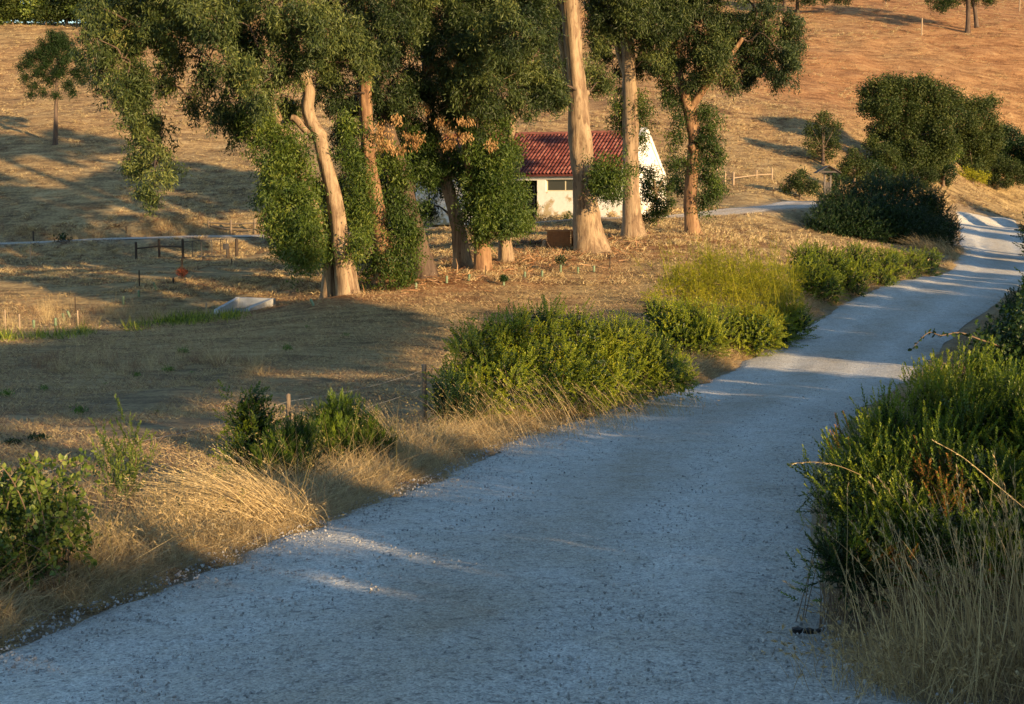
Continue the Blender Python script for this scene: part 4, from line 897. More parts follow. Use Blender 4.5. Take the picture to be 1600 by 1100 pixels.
shrub('trailing_sprigs', 'dark low sprigs sticking out over the gravel under the spiky bush', 'plant', G(1300, 900, 8.6),
  [E(1300,875,8.6,16,10),E(1325,885,8.5,22,14),E(1290,800,8.7,12,14),E(1285,760,8.8,10,12),E(1345,910,8.4,30,16)], 190, SH_FINE, .2, 'dark_leaf', None, .3, .5)

# small green weeds out in the mown field
wd = None
for k, (x, y, r) in enumerate([(287,552,10),(262,579,9),(214,587,7),(69,609,7),(125,646,12),(10,618,10),(450,548,8),(541,528,6),(60,690,18),(20,695,14),(165,598,4),(300,582,4),(480,515,4),(100,388,12),(245,640,4),(395,640,5)]):
    b_ = onground(x, y, dmin=12); D = b_[1]; rm = M(r, D)
    labs = {1:'dark weed clump at the end of the sunlit straw, nearer the road than the darkest',2:'small weed beside the tufts of sunlit straw in the shaded field',3:'small weed clump far out in the shaded field near the picture edge',4:'round dark weed clump standing alone in the shade above the bramble bush',5:'weed clump cut by the picture edge in the shaded field',7:'small weed beside the sunlit patch under the eucalyptus row',10:'tiny weed on the paler strip of the field',11:'tiny weed just below the darkest weed clump',12:'tiny weed between the culvert and the eucalyptus trunks',14:'tiny weed in the wide shaded stretch above the glossy shrub',15:'tiny weed behind the glossy shrub',
      0:'darkest leafy weed clump on the shaded mown grass beside a sunlit strip',8:'broad flat patch of dark weeds close behind the bramble bush',9:'flat weed patch beyond the wire above the bramble bush',13:'dark bushy weed at the edge of the far track',6:'green weed alone on the shaded slope below the culvert'}
    n = 120 if r > 6 else 40
    pos = b_ + rng.normal(size=(n, 3)) * np.array([rm * .45, rm * .45, 0]) + np.array([0, 0, .02])
    pos[:, 2] += np.abs(rng.normal(size=n)) * rm * .4 * (.3 if k in (8, 9) else 1)
    mesh_thing('green_weed', mk('green_weed', leaves(pos, rdir(n, .6), rm * .45, rm * .17, OVAL)), MAT['dark_leaf' if k in (8, 9, 13) else 'weed'],
      labs.get(k, 'small green weed clump growing in the shaded mown field'), 'plant', b_, 'green weeds scattered in the mown field')

# ------------------------------------------------------------------ straw and dry grass
def tuft_mesh(name, nb, rad, L, W, seg, up, bend, mat):
    pos = np.concatenate([rng.normal(size=(nb, 2)) * rad * .5, np.zeros((nb, 1))], 1)
    d = rdir(nb, up, .6); d[:, 2] = np.abs(d[:, 2]); bd = rng.normal(size=(nb, 3)) * bend; bd[:, 2] = -np.abs(bd[:, 2]) * .8
    me = mk(name, blades(pos, d, bd, L * (.5 + .8 * rng.random(nb)), W, seg)); me.materials.append(MAT[mat])
    return bpy.data.objects.new(name, me)
T_STUB = [tuft_mesh('stubble_tuft', 16, .22, .085, .007, 1, .7, .5, 'straw'), tuft_mesh('stubble_tuft', 16, .22, .10, .007, 1, .5, .6, 'straw_brown')]
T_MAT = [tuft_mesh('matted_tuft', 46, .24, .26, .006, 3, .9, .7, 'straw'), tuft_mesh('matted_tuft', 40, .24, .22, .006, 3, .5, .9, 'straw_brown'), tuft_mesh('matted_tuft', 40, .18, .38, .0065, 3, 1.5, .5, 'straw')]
T_HILL = [tuft_mesh('tussock', 26, .30, .30, .028, 2, 1.0, .5, 'straw'), tuft_mesh('tussock', 26, .34, .20, .03, 1, .8, .5, 'straw_brown')]
T_TALL = [tuft_mesh('tall_tuft', 46, .2, .62, .006, 3, 2.2, .35, 'straw'), tuft_mesh('tall_tuft', 40, .2, .5, .006, 3, 2.0, .45, 'straw_brown')]
def scatter(name, label, srcs, P_, sc, tilt=.15):
    """one object of countless grass tufts standing on the given ground points"""
    P_ = np.asarray(P_, np.float32); n = len(P_)
    me = bpy.data.meshes.new(name); me.vertices.add(n); me.vertices.foreach_set('co', P_.ravel())
    rot = np.stack([rng.normal(size=n) * tilt, rng.normal(size=n) * tilt, rng.random(n) * 6.283], 1).astype(np.float32)
    for an_, ty, v in (('rot', 'FLOAT_VECTOR', rot.ravel()), ('sc', 'FLOAT', np.broadcast_to(sc, (n,)).astype(np.float32))):
        at = me.attributes.new(an_, ty, 'POINT'); at.data.foreach_set('vector' if ty != 'FLOAT' else 'value', v)
    o = bpy.data.objects.new(name, me); C.objects.link(o); tag(o, label, None, None, 'stuff')
    ng = bpy.data.node_groups.new(name, 'GeometryNodeTree'); ng.interface.new_socket('Geometry', in_out='INPUT', socket_type='NodeSocketGeometry'); ng.interface.new_socket('Geometry', in_out='OUTPUT', socket_type='NodeSocketGeometry')
    gi, go = ng.nodes.new('NodeGroupInput'), ng.nodes.new('NodeGroupOutput')
    ins = ng.nodes.new('GeometryNodeInstanceOnPoints'); ng.links.new(gi.outputs[0], ins.inputs['Points'])
    jn = ng.nodes.new('GeometryNodeGeometryToInstance')
    for s in srcs:
        oi = ng.nodes.new('GeometryNodeObjectInfo'); oi.inputs['Object'].default_value = s; oi.inputs['As Instance'].default_value = True
        ng.links.new(oi.outputs['Geometry'], jn.inputs[0])
    ng.links.new(jn.outputs[0], ins.inputs['Instance']); ins.inputs['Pick Instance'].default_value = True
    ri = ng.nodes.new('FunctionNodeRandomValue'); ri.data_type = 'INT'; ri.inputs[4].default_value = 0; ri.inputs[5].default_value = len(srcs) - 1
    ng.links.new(ri.outputs[2], ins.inputs['Instance Index'])
    for nm, ty, sk in (('rot', 'FLOAT_VECTOR', 'Rotation'), ('sc', 'FLOAT', 'Scale')):
        na = ng.nodes.new('GeometryNodeInputNamedAttribute'); na.data_type = ty; na.inputs['Name'].default_value = nm
        ng.links.new(na.outputs[0], ins.inputs[sk])
    ng.links.new(ins.outputs[0], go.inputs[0])
    md = o.modifiers.new('scatter', 'NODES'); md.node_group = ng
    return o
def field_pts(n, d0, d1, power, px0=-250, px1=1850):
    u = rng.random(n * 3)
    a = 1 - power; D = (d0 ** a + u * (d1 ** a - d0 ** a)) ** (1 / a)
    x = (rng.uniform(px0, px1, n * 3) - 800) / F * D
    ok = (road_d(x, D) > .12) & (track_d(x, D) > .3)
    # keep out of the house
    r = np.stack([x - hc[0], D - hc[1]], 1); s = r @ ax_l[:2]; bq = r @ ax_b[:2]
    ok &= ~((s > -.2) & (s < HL + .2) & (bq > -.1) & (bq < HB + .1))
    x, D = x[ok][:n], D[ok][:n]
    return x, D
x, y = field_pts(52000, 9, 62, 1.15); dens = vnoise(x, y, 1.4, 41) > .22; x, y = x[dens], y[dens]
scatter('stubble_grass', 'short mown dry grass over the shaded field', T_STUB, np.stack([x, y, H(x, y) - .01], 1), .7 + rng.random(len(x)) * .8 + np.clip((y - 20) / 50, 0, .7))
x, y = field_pts(84000, 55, 205, .6)
dens = vnoise(x, y, 3.5, 43) * .6 + vnoise(x, y, .9, 44) * .4 > .42; x, y = x[dens], y[dens]; z = H(x, y)
scatter('tussock_grass', 'dry tussocky grass over the hillside', T_HILL, np.stack([x, y, z - .02], 1), (.45 + rng.random(len(x)) * .65) * (.5 + .7 * vnoise(x, y, 6, 45)))
# taller straw by the near field edge of the far track and below the hill
q = []
for (x0, x1, y0, y1, n) in [(0,430,355,366,420),(215,330,340,368,260),(1120,1250,268,290,160),(1500,1640,270,290,260),(1240,1330,285,300,60),(1500,1640,305,318,90),(1330,1500,270,290,120),(30,420,560,585,90),(0,180,480,510,120),(180,260,480,505,60)]:
    for _ in range(n // 2):
        q.append(onground(rng.uniform(x0, x1), rng.uniform(y0, y1), dmin=28))
q = np.array(q); q = q[(track_d(q[:, 0], q[:, 1]) > .2) & (road_d(q[:, 0], q[:, 1]) > .2)]
scatter('tall_straw', 'taller pale straw beside the far track and on the banks', T_TALL, q, .55 + rng.random(len(q)) * .7)

def along(edge, side, n, off0, off1, t0, t1, power=1.0):
    """points beside a road edge; stations fall off with distance"""
    m = rng.random(n); D = np.exp(np.log(t0) + m * (np.log(t1) - np.log(t0)))
    e = spl(edge, np.linspace(0, len(edge) - 1.001, 900)); i = np.abs(e[None, :, 1] - D[:, None]).argmin(1)
    tan = norm(np.gradient(e, axis=0))[i]; nrm = np.stack([-tan[:, 1], tan[:, 0]], 1) * side
    p = e[i] + nrm * (off0 + (off1 - off0) * rng.random(n) ** power)[:, None] + tan * rng.normal(size=(n, 1)) * .05
    return p[:, 0], p[:, 1]
x, y = along(mL0, 1, 5200, -.05, 1.5, 7.5, 62, 1.1); x2, y2 = along(mL0, 1, 2600, -.7, .2, 6.5, 80, .5)
x, y = np.concatenate([x, x2]), np.concatenate([y, y2]); dd_ = road_d(x, y)
keep = dd_ > -.45 + (vnoise(x, y, .6, 51) - .3) * 1.0; x, y, dd_ = x[keep], y[keep], dd_[keep]
scatter('verge_grass', 'matted dry straw along the field side of the road', T_MAT, np.stack([x, y, H(x, y) - .02], 1), (.30 + .85 * np.clip((dd_ + .2) / .7, 0, 1)) * (.7 + .6 * rng.random(len(x))) * (1 + np.clip((y - 20) / 60, 0, .5)))
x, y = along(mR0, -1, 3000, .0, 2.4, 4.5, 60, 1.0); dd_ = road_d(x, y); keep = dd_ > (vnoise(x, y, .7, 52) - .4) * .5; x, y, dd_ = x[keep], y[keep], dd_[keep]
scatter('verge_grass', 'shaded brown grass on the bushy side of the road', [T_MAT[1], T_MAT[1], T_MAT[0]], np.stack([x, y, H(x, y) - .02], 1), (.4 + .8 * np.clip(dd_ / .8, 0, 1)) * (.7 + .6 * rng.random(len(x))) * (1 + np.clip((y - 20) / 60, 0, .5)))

def stalks(base, n, rad, L, lean, spread, bend, W=.0075, head=.22, seg=5, lvar=.35, rnd=None):
    """tall straw stems that arch over, the tips carrying loose seed heads"""
    p = base + np.concatenate([rng.normal(size=(n, 2)) * rad, np.zeros((n, 1))], 1); p[:, 2] = H(p[:, 0], p[:, 1])
    d = norm(np.array(lean) + rng.normal(size=(n, 3)) * spread); Ls = L * (1 - lvar + lvar * 1.3 * rng.random(n))
    bd = np.array(bend) * (.5 + rng.random((n, 1))) + rng.normal(size=(n, 3)) * .06
    out = [blades(p, d, bd, Ls, W, seg)]
    k = int(n * .7); m_ = 12
    t = rng.uniform(1 - head, 1.0, (k, m_)); pos = p[:k, None] + (d[:k, None] * t[..., None] + bd[:k, None] * (t ** 2)[..., None]) * Ls[:k, None, None]
    tan = norm(d[:k] + 2 * bd[:k])[:, None] + rng.normal(size=(k, m_, 3)) * .25
    out.append(leaves(pos.reshape(-1, 3), tan.reshape(-1, 3), .030, .0055))
    return join(out)
def straw_thing(name, label, arr, mat, base, group=None):
    return mesh_thing(name, mk(name, arr), MAT[mat], label, 'grass', base, group)
b_ = G(452, 815, 13.1)
straw_thing('straw_tussock', 'golden tussock arching away from the road, brightest straw on the verge', join([
  stalks(b_ + np.array([-.05,0,0]), 300, .15, 1.05, (-.7,.05,.95), .22, (-.45,0,-.33), .009),
  stalks(b_ + np.array([-.35,.1,0]), 210, .24, .85, (-.5,.05,.95), .34, (-.45,0,-.3)),
  stalks(b_ + np.array([-.7,.1,0]), 200, .3, .7, (-.25,.05,.95), .38, (-.35,0,-.35)),
  stalks(b_ + np.array([.02,0,0]), 200, .12, .45, (-.1,-.1,.9), .45, (-.2,0,-.5), head=.1)]), 'straw', b_, 'straw tussocks along the verge')
b_ = G(640, 722, 18.8)
straw_thing('straw_tussock', 'tilted bunch of tall straw stems beside the narrow-leaved shrub', join([
  stalks(b_, 60, .06, 1.0, (-.45,0,1), .08, (-.12,0,-.05), .007), stalks(b_ + np.array([.2,0,0]), 160, .3, .55, (-.2,0,1), .35, (-.2,0,-.4), .006), stalks(b_ + np.array([-.7,0,0]), 200, .35, .5, (-.1,0,1), .35, (-.2,0,-.4), .006), stalks(b_ + np.array([-.35,.2,0]), 22, .3, 1.05, (-.4,0,1), .2, (-.4,0,-.2), .006)]), 'straw', b_, 'straw tussocks along the verge')
b_ = G(120, 880, 11.2)
straw_thing('straw_tussock', 'wide heap of pale straw between the bramble bush and the golden tussock', join([
  stalks(b_ + np.array([dx, dy, 0]), 200, .2, Lz, (-.1,0,1), .35, (-.15,0,-.45), .0036, .15) for dx, dy, Lz in [(.1,.1,.5),(.4,.3,.5),(.7,.5,.42),(.9,.9,.4),(.35,.7,.5),(.6,1.1,.55),(1.,1.2,.42),(-.2,-.3,.4),(0,.4,.6)]]
  + [stalks(b_ + np.array([.2,.6,0]), 24, .35, 1.15, (-.5,0,1), .2, (-.7,0,-.25), .004)]), 'straw', b_, 'straw tussocks along the verge')
b_ = G(860, 640, 23.2)
straw_thing('straw_tussock', 'tall loose straw stems standing against the big glossy bush', join(
  [stalks(G(xx, yy, DD), nn, .35, LL, (-.35,0,1), .16, (-.2,0,-.12), .006) for xx, yy, DD, nn, LL in [(850,655,22.8,36,1.15),(910,645,23.6,40,1.2),(790,665,22,34,1.1),(960,635,24.6,28,.9),(1010,625,25.8,30,.8),(740,680,21.4,26,.9)]]
  + [stalks(G(xx, yy, DD), 130, .4, .5, (-.1,0,1), .4, (-.2,0,-.4), .006) for xx, yy, DD in [(860,655,22.6),(940,645,23.8),(1020,620,26),(1060,612,27.4),(780,675,21.6),(720,695,20.8)]]), 'straw', b_, 'straw tussocks along the verge')
b_ = G(1470, 408, 73)
straw_thing('straw_tussock', 'golden plume of straw between the large dark bush and the far road', join([stalks(b_ + np.array([dx, 0, 0]), 160, .35, 1.1, (-.35,0,1), .3, (-.3,0,-.3), .018) for dx in (-1.0,-.5,0,.4)]), 'straw', b_, 'straw tussocks along the verge')
b_ = G(1480, 1010, 7.4)
straw_thing('reed_grass', 'tall bare straw stems standing in front of the spiky bush', join(
  [stalks(G(xx, 1040, DD), nn, .16, LL, (lx,0,1), .14, (-.08,0,-.06), .0085, .12, lvar=.5) for xx, DD, nn, LL, lx in [(1400,7.5,20,.85,-.25),(1450,7.3,40,.95,-.15),(1490,7.2,50,1.0,-.1),(1530,7.2,56,1.05,-.05),(1575,7.1,56,1.1,.05),(1620,7.1,60,1.15,.1)]]
  + [stalks(G(xx, 1060, DD), 190, .22, .42, (0,0,1), .4, (0,0,-.3), .004, .1) for xx, DD in [(1380,7.2),(1440,7.1),(1510,7.0),(1580,6.9),(1385,7.8),(1640,6.9)]]), 'straw', b_)
n = 260; x, y = along(mL0, 1, n, .15, 1.2, 8.5, 30); bp = np.stack([x, y, H(x, y)], 1)
L_ = .35 + .75 * rng.random(n); dl = rdir(n, 1.8, .5); sg = blades(bp, dl, rng.normal(size=(n, 3)) * .12 + np.array([-.1, 0, -.05]), L_, .006, 5)
hd = bp + dl * (L_ * .92)[:, None] + np.array([-.09, 0, -.03]) * L_[:, None]
hv = leaves((hd[:, None] + rng.normal(size=(n, 9, 3)) * .022).reshape(-1, 3), rdir(n * 9), .03, .012, OVAL)
tag(obj('wild_stems', mk('wild_stems', join([sg, hv])), MAT['stalk_leaf']), 'thin olive and dry weed stems standing along the verge', None, None, 'stuff')
for k, (p0, lab, pp) in enumerate([((1600,800,7.6),'single pale straw stem crossing the spiky bush at a slant',[(1620,810),(1560,760),(1505,715),(1460,690)]), ((1330,730,8.2),'thin pink stem reaching out over the road from the spiky bush',[(1345,742),(1310,728),(1275,722),(1240,724)])]):
    path = [P(x_, y_, p0[2]) for x_, y_ in pp]; cpt = spl(np.array(path), np.linspace(1.2, 2.99, 24))
    arr = join([tube(path, [.0022,.002,.0016,.001], 5, 24), leaves(cpt, np.tile(path[-1] - path[0], (24, 1)) + rng.normal(size=(24, 3)) * .1 + np.array([0,0,-.1]), .024, .0045)])
    straw_thing('grass_stem', lab, arr, 'straw', path[0])

# ------------------------------------------------------------------ stones
def rock_mesh(name, seed):
    r = np.random.default_rng(seed); import bmesh
    bm = bmesh.new(); bmesh.ops.create_icosphere(bm, subdivisions=1, radius=1)
    for v in bm.verts: v.co = Vector(v.co) * (.75 + .5 * r.random()); v.co.z *= .65
    me = bpy.data.meshes.new(name); bm.to_mesh(me); bm.free(); me.materials.append(MAT['loose_stone'])
    return me
rocks = [bpy.data.objects.new('stone', rock_mesh('stone', s)) for s in range(4)]
x, y = along(mL0, -1, 4200, -.1, 1.1, 6.5, 24, 1.3); x2, y2 = along(mR0, 1, 900, -.2, .7, 5, 30, 1.6)
sx, sy = np.concatenate([x, x2]), np.concatenate([y, y2])
scatter('loose_gravel', 'loose pale stones along the road edges', rocks, np.stack([sx, sy, H1(sx, sy) + .045], 1), .003 + .014 * rng.random(len(sx)) ** 5 + .00015 * sy, 1.5)
n = 42000; D = np.exp(rng.uniform(np.log(5.5), np.log(34), n)); x = (rng.uniform(-50, 1400, n) - 800) / F * D; ok = road_d(x, D) < -.1; ok &= rng.random(n) < .25 + .75 * vnoise(x, D, .9, 61); x, D = x[ok], D[ok]
scatter('road_grit', 'small stones scattered over the road surface', rocks, np.stack([x, D, H1(x, D) + .045], 1), .0025 + .010 * rng.random(len(x)) ** 4 + .0002 * D, 1.5)
for k, (px, py, r, lab) in enumerate([(1312,990,.026,'larger pale stone at the grass edge next to the black lump'),(1325,1062,.034,'pale stone near the picture bottom below the spiky bush'),(1350,1058,.03,'pale stone lying against its neighbour near the picture bottom'),(1280,1045,.018,'small pale stone on the gravel below the black lump')]):
    b_ = G(px, py, hit(px, py)[1]); o = bpy.data.objects.new('stone', rocks[k].data); C.objects.link(o); o.location = b_ + np.array([0,0,.05]); o.scale = (r, r, r); o.rotation_euler = (0, 0, k); tag(o, lab, 'stone', 'stones at the grass edge')
b_ = G(1255, 1000, hit(1255, 1000)[1])
t = thing('debris', 'black crumpled lump lying on the gravel at the road edge', 'debris', b_ + np.array([0, 0, .05]))
for k, (dx, dy, r) in enumerate([(-.04,0,.040),(.03,-.01,.032),(.09,0,.022)]):
    m2 = rocks[k].data.copy(); m2.materials.clear(); o = obj('lump', m2, MAT['black'], t, True); o.location = (dx, dy, .005); o.scale = (r, r, r * 1.1)
# bark litter under the eucalypts
n = 2600; cx = rng.uniform(520, 1010, n); cy = 425 - (cx - 520) * .075 + rng.normal(size=n) * 12
g = np.array([P(a_, b2, 55 + (a_ - 520) * .018 + rng.normal() * 1.6) for a_, b2 in zip(cx, cy)]); g[:, 2] = H(g[:, 0], g[:, 1]) + .03
d = rdir(n); d[:, 2] *= .25
tag(obj('bark_litter', mk('bark_litter', blades(g, d, rng.normal(size=(n, 3)) * .15, .25 + .5 * rng.random(n), .05, 2)), MAT['litter']), 'fallen bark and leaves under the eucalyptus trees', None, None, 'stuff')

# ------------------------------------------------------------------ fences, posts, gates
def post_arr(b_, h, r, lean=(0, 0), sides=8):
    return tube([b_ - np.array([0,0,.15]), b_ + np.array([lean[0]*.5, lean[1]*.5, h*.5]), b_ + np.array([lean[0], lean[1], h])], [r*1.05, r, r*.95], sides, 8, .06)
fb = [G(-60, 900, 12.6), G(168, 760, 14.6), G(452, 720, 19.2), G(663, 660, 25.0)]
ft = [P(-60, 760, 12.6)[2], P(168, 684, 14.6)[2], P(452, 616, 19.2)[2], P(663, 570, 25.)[2]]
fn = thing('wire_fence', 'wire fence with thin round posts between the verge and the field', 'fence', fb[1])
tops_ = []
for k, (b_, zt) in enumerate(zip(fb, ft)):
    h = max(.6, zt - b_[2]); tops_.append(b_ + np.array([0, 0, h])); obj('post', mk('post', post_arr(b_, h, (.035, .036, .034, .045)[k]), True), MAT['post'], fn)
tops_.append(P(1010, 520, 38))
for drop in (.10, .42):
    pts_ = []
    for a_, c_ in zip(tops_[:-1], tops_[1:]):
        for u in np.linspace(0, 1, 8, endpoint=False): pts_.append(a_ * (1-u) + c_ * u - np.array([0, 0, drop + .06 * math.sin(u * math.pi)]))
    obj('wire', mk('wire', tube(pts_, [.0022] * len(pts_), 4, len(pts_) * 2)), MAT['wire'], fn)
def field_post(px, ytop, ybase, w, lab, mat='post', cat='post', group='single posts standing in the field', dmin=30, name='fence_post', lean=0):
    b_ = onground(px, ybase, dmin=dmin); D = b_[1]; h = M(ybase - ytop, D)
    return mesh_thing(name, mk(name, post_arr(b_, h, M(w, D) / 2, (lean, 0)), True), MAT[mat], lab, cat, b_, group)
for a_ in [(48,386,408,2.6,'pale post nearest the picture edge just below the far track','palepost'),(218,424,449,2.2,'dark thin post on the striped field below the rail fence','darkpost'),
  (118,461,486,1.6,'thin dark stake on the shaded bank above the green tubes','darkpost'),(122,486,516,2.6,'reddish post at the ditch edge by the green tubes','palepost'),(323,473,496,3,'pale post in the green ditch next to the white culvert','palepost'),
  (31,491,516,2.8,'first reddish post in the golden grass by the ditch','palepost'),(9,486,520,2,'thin reddish post cut close to the picture edge','palepost'),(271,437,446,3,'short dark stub on the field below the red shrub','darkpost'),(362,404,413,1.6,'short dark stake under the metal gate','darkpost'),
  (197,341,352,2.4,'short post in the tall straw above the far track','darkpost'),(52,349,365,2.4,'dark post in the straw above the far track at the edge','darkpost')]: field_post(*a_)
# rail fence and metal gate
def rails(pairs, r, mat, parent, nm='rail'):
    for a_, c_ in pairs: obj(nm, mk(nm, sticks(np.array([a_]), np.array([c_]), r, r, 6), True), MAT[mat], parent)
def rail_fence(label, specs, rl, mat='darkpost', name='rail_fence', r=.045):
    bs = [onground(px, yb, dmin=55) for px, yt, yb in specs]
    t = thing(name, label, 'fence', bs[0], 'rail fences beside the far track'); tp_ = []
    for b_, (px, yt, yb) in zip(bs, specs):
        h = M(yb - yt, b_[1]); obj('post', mk('post', post_arr(b_, h, .07), True), MAT[mat], t); tp_.append((b_, h))
    for f_ in rl: rails([(tp_[i][0] + np.array([0,0,tp_[i][1]*f_]), tp_[i+1][0] + np.array([0,0,tp_[i+1][1]*f_])) for i in range(len(tp_)-1)], r, mat, t)
    return t, tp_
_, tp_ = rail_fence('dark wooden rail fence leading up to the metal gate', [(213,378,404),(249,376,404),(286,373,405)], (.62,))
gp0, gp1 = tp_[-1][0], onground(370, 401, dmin=55)
hh_ = M(29, gp1[1])
gt = thing('metal_gate', 'dark metal field gate with thin upright bars beside the far track', 'gate', gp0)
obj('gate_post', mk('gate_post', post_arr(gp1, hh_, .09), True), MAT['darkpost'], gt)
pb = onground(356, 401, dmin=55); obj('gate_post', mk('gate_post', post_arr(pb, M(16, pb[1]), .09), True), MAT['darkpost'], gt)
def gl(u, z): return gp0 * (1-u) + (gp0 * .18 + gp1 * .82) * u * 1.0 + np.array([0, 0, z])
rails([(gl(0, hh_ * .98), gl(1, hh_ * 1.02)), (gl(0, .12), gl(1, .12))], .02, 'gatemetal', gt, 'gate_rail')
for u in (.02, .22, .42, .66, .86, 1.0): rails([(gl(u, .1), gl(u, hh_))], .018, 'gatemetal', gt, 'gate_bar')
obj('gate_plate', mk('gate_plate', boxes([(gl(.98, hh_ * .62), (.16, .02, .16), 0)])), MAT['gatemetal'], gt)
rail_fence('second wooden rail fence beyond the far track, half hidden by the leafy skirt', [(326,340,350),(361,334,355),(398,331,356),(432,336,355)], (.72,.3), 'post')
rail_fence('low wooden fence on the dry bank before the notice shelter', [(1146,268,288),(1182,264,280),(1206,262,281)], (.55,), 'palepost')
rail_fence('short pale fence by the bush at the track bend', [(1120,262,286),(1133,265,286)], (.55,), 'palepost')
for k, (px, yt, yb, lab) in enumerate([(1219,24,44,'pale wire-fence post on the upper slope beside the eucalyptus crown'),(1440,28,54,'pale wire-fence post on the upper slope by the twin pine'),(1593,-4,14,'pale post at the top corner of the upper slope'),(99,14,24,'post of the ridge fence under the ridge trees'),(1384,-6,6,'pale post at the picture top between the pines')]):
    field_post(px, yt, yb, 2.2, lab, 'palepost', dmin=90, group='posts on the upper slope')
# red dead shrub with stakes
b_ = onground(285, 438, dmin=40); D = b_[1]
t = thing('dead_shrub', 'rust-red dead shrub at the foot of a dark stake in the striped field', 'shrub', b_)
c_ = b_ + np.array([0, 0, .28]); obj('foliage', mk('foliage', leaves(blob_centres(c_, .27, 300), rdir(300, .4), .11, .03)), MAT['red_shrub'], t)
obj('stake', mk('stake', post_arr(b_, M(32, D), .05), True), MAT['darkpost'], t)
# tree guards
for x_, yt, yb, lean, lab in [(53,500,513,0,'a'),(87,498,510,0,'a'),(101,491,503,-.06,'a'),(110,489,499,-.1,'a'),(193,462,475,0,'b'),(217,455,465,0,'b'),(245,445,457,-.12,'b'),
   (650,443,452,0,'c'),(698,432,443,0,'c'),(732,430,440,.04,'c'),(820,425,434,0,'c'),(847,425,434,0,'c'),(903,420,430,0,'c'),(928,417,427,0,'c'),(490,470,480,-.1,'c')]:
    b_ = onground(x_, yb, dmin=36)
    arr = tube([b_, b_ + np.array([lean * .5, 0, M(yb-yt, b_[1]) * .5]), b_ + np.array([lean, 0, M(yb-yt, b_[1])])], [.05, .05, .05], 8, 5)
    mesh_thing('tree_guard', mk('tree_guard', arr, True), MAT['guard'], {'a':'pale green tube protecting a sapling in the golden grass by the ditch','b':'pale green tube protecting a sapling on the brown bank above the ditch','c':'faint green tube protecting a sapling below the eucalyptus row'}[lab], 'tree guard', b_, 'green sapling tubes')
for x_, y0, y1, lab in [(787,428,446,'small dark sapling in a guard below the stump-like trunk'),(876,402,428,'dark round sapling below the picnic table')]:
    b_ = onground(x_, y1, dmin=40); t = thing('young_sapling', lab, 'sapling', b_, 'young saplings below the eucalyptus row'); hh_ = M(y1 - y0, b_[1])
    obj('tube', mk('tube', tube([b_, b_ + np.array([0,0,.15]), b_ + np.array([0,0,.3])], [.05]*3, 8, 5), True), MAT['guard'], t)
    obj('foliage', mk('foliage', leaves(blob_centres(b_ + np.array([0,0,hh_ - .18]), .24 if x_ > 800 else .16, 260), rdir(260, .2), .09, .04, OVAL)), MAT['dark_leaf'], t)
field_post(759, 417, 434, 1.6, 'thin dark stake below the stump-like trunk', 'darkpost'); field_post(953, 398, 420, 1.8, 'thin dark stake on the slope below the thickest trunk', 'darkpost')
# ditch plants
n = 1300; px = np.concatenate([rng.normal(c_, 14, n // 4 + 1) for c_ in (262, 290, 312, 355)])[:n]; q = np.array([P(a_, 492 - (a_ - 330) * .03 + rng.normal() * 5, 50.5 + rng.normal() * .8) for a_ in px]); px2 = np.concatenate([rng.normal(c_, 10, 150) for c_ in (5, 12, 60, 95, 130, 215)])
q2 = np.array([P(a_, 527 - a_ * .15 + rng.normal() * 4, 44.5 + a_ * .02 + rng.normal() * .8) for a_ in px2]); q = np.concatenate([q, q2]); q[:, 2] = H(q[:, 0], q[:, 1]); n = len(q)
tag(obj('ditch_grass', mk('ditch_grass', blades(q, rdir(n, 1.2, .5), rng.normal(size=(n, 3)) * .3, .12 + .26 * rng.random(n), .03, 2)), MAT['mastic']), 'green rushes growing along the ditch by the culvert', None, None, 'stuff')
# culvert head
b_ = onground(385, 486, dmin=35); D = b_[1]; S = M(1, D)
cv = thing('culvert', 'whitewashed concrete culvert head with splayed wing walls in the ditch', 'culvert', b_)
def prism(quads, th):
    """upright wall from ground line a-b with two top heights, thickness th"""
    (ax, ay), (bx, by), za, zb = quads; d = np.array([bx-ax, by-ay]); nn = np.array([-d[1], d[0]]) / np.linalg.norm(d) * th
    V = [(ax,ay,-.3),(bx,by,-.3),(bx,by,zb),(ax,ay,za),(ax+nn[0],ay+nn[1],-.3),(bx+nn[0],by+nn[1],-.3),(bx+nn[0],by+nn[1],zb),(ax+nn[0],ay+nn[1],za)]
    Fq = [[0,1,2,3],[7,6,5,4],[3,2,6,7],[0,3,7,4],[1,5,6,2],[0,4,5,1]]
    return np.array(V) + b_, np.array(Fq), np.full(8, .5)
obj('wing_wall', mk('wing_wall', prism(((-1.0,-.6),(-.45,.9),.06,.42), .16)), MAT['concrete'], cv)
obj('wing_wall', mk('wing_wall', prism(((.25,-.7),(.95,.55),.12,.42), .16)), MAT['concrete'], cv)
obj('back_wall', mk('back_wall', prism(((-.6,.95),(.95,.65),.44,.40), .2)), MAT['concrete'], cv)
obj('apron', mk('apron', boxes([(b_ + np.array([0, .1, -.02]), (.5, .6, .05), 0)])), MAT['darkconcrete'], cv)
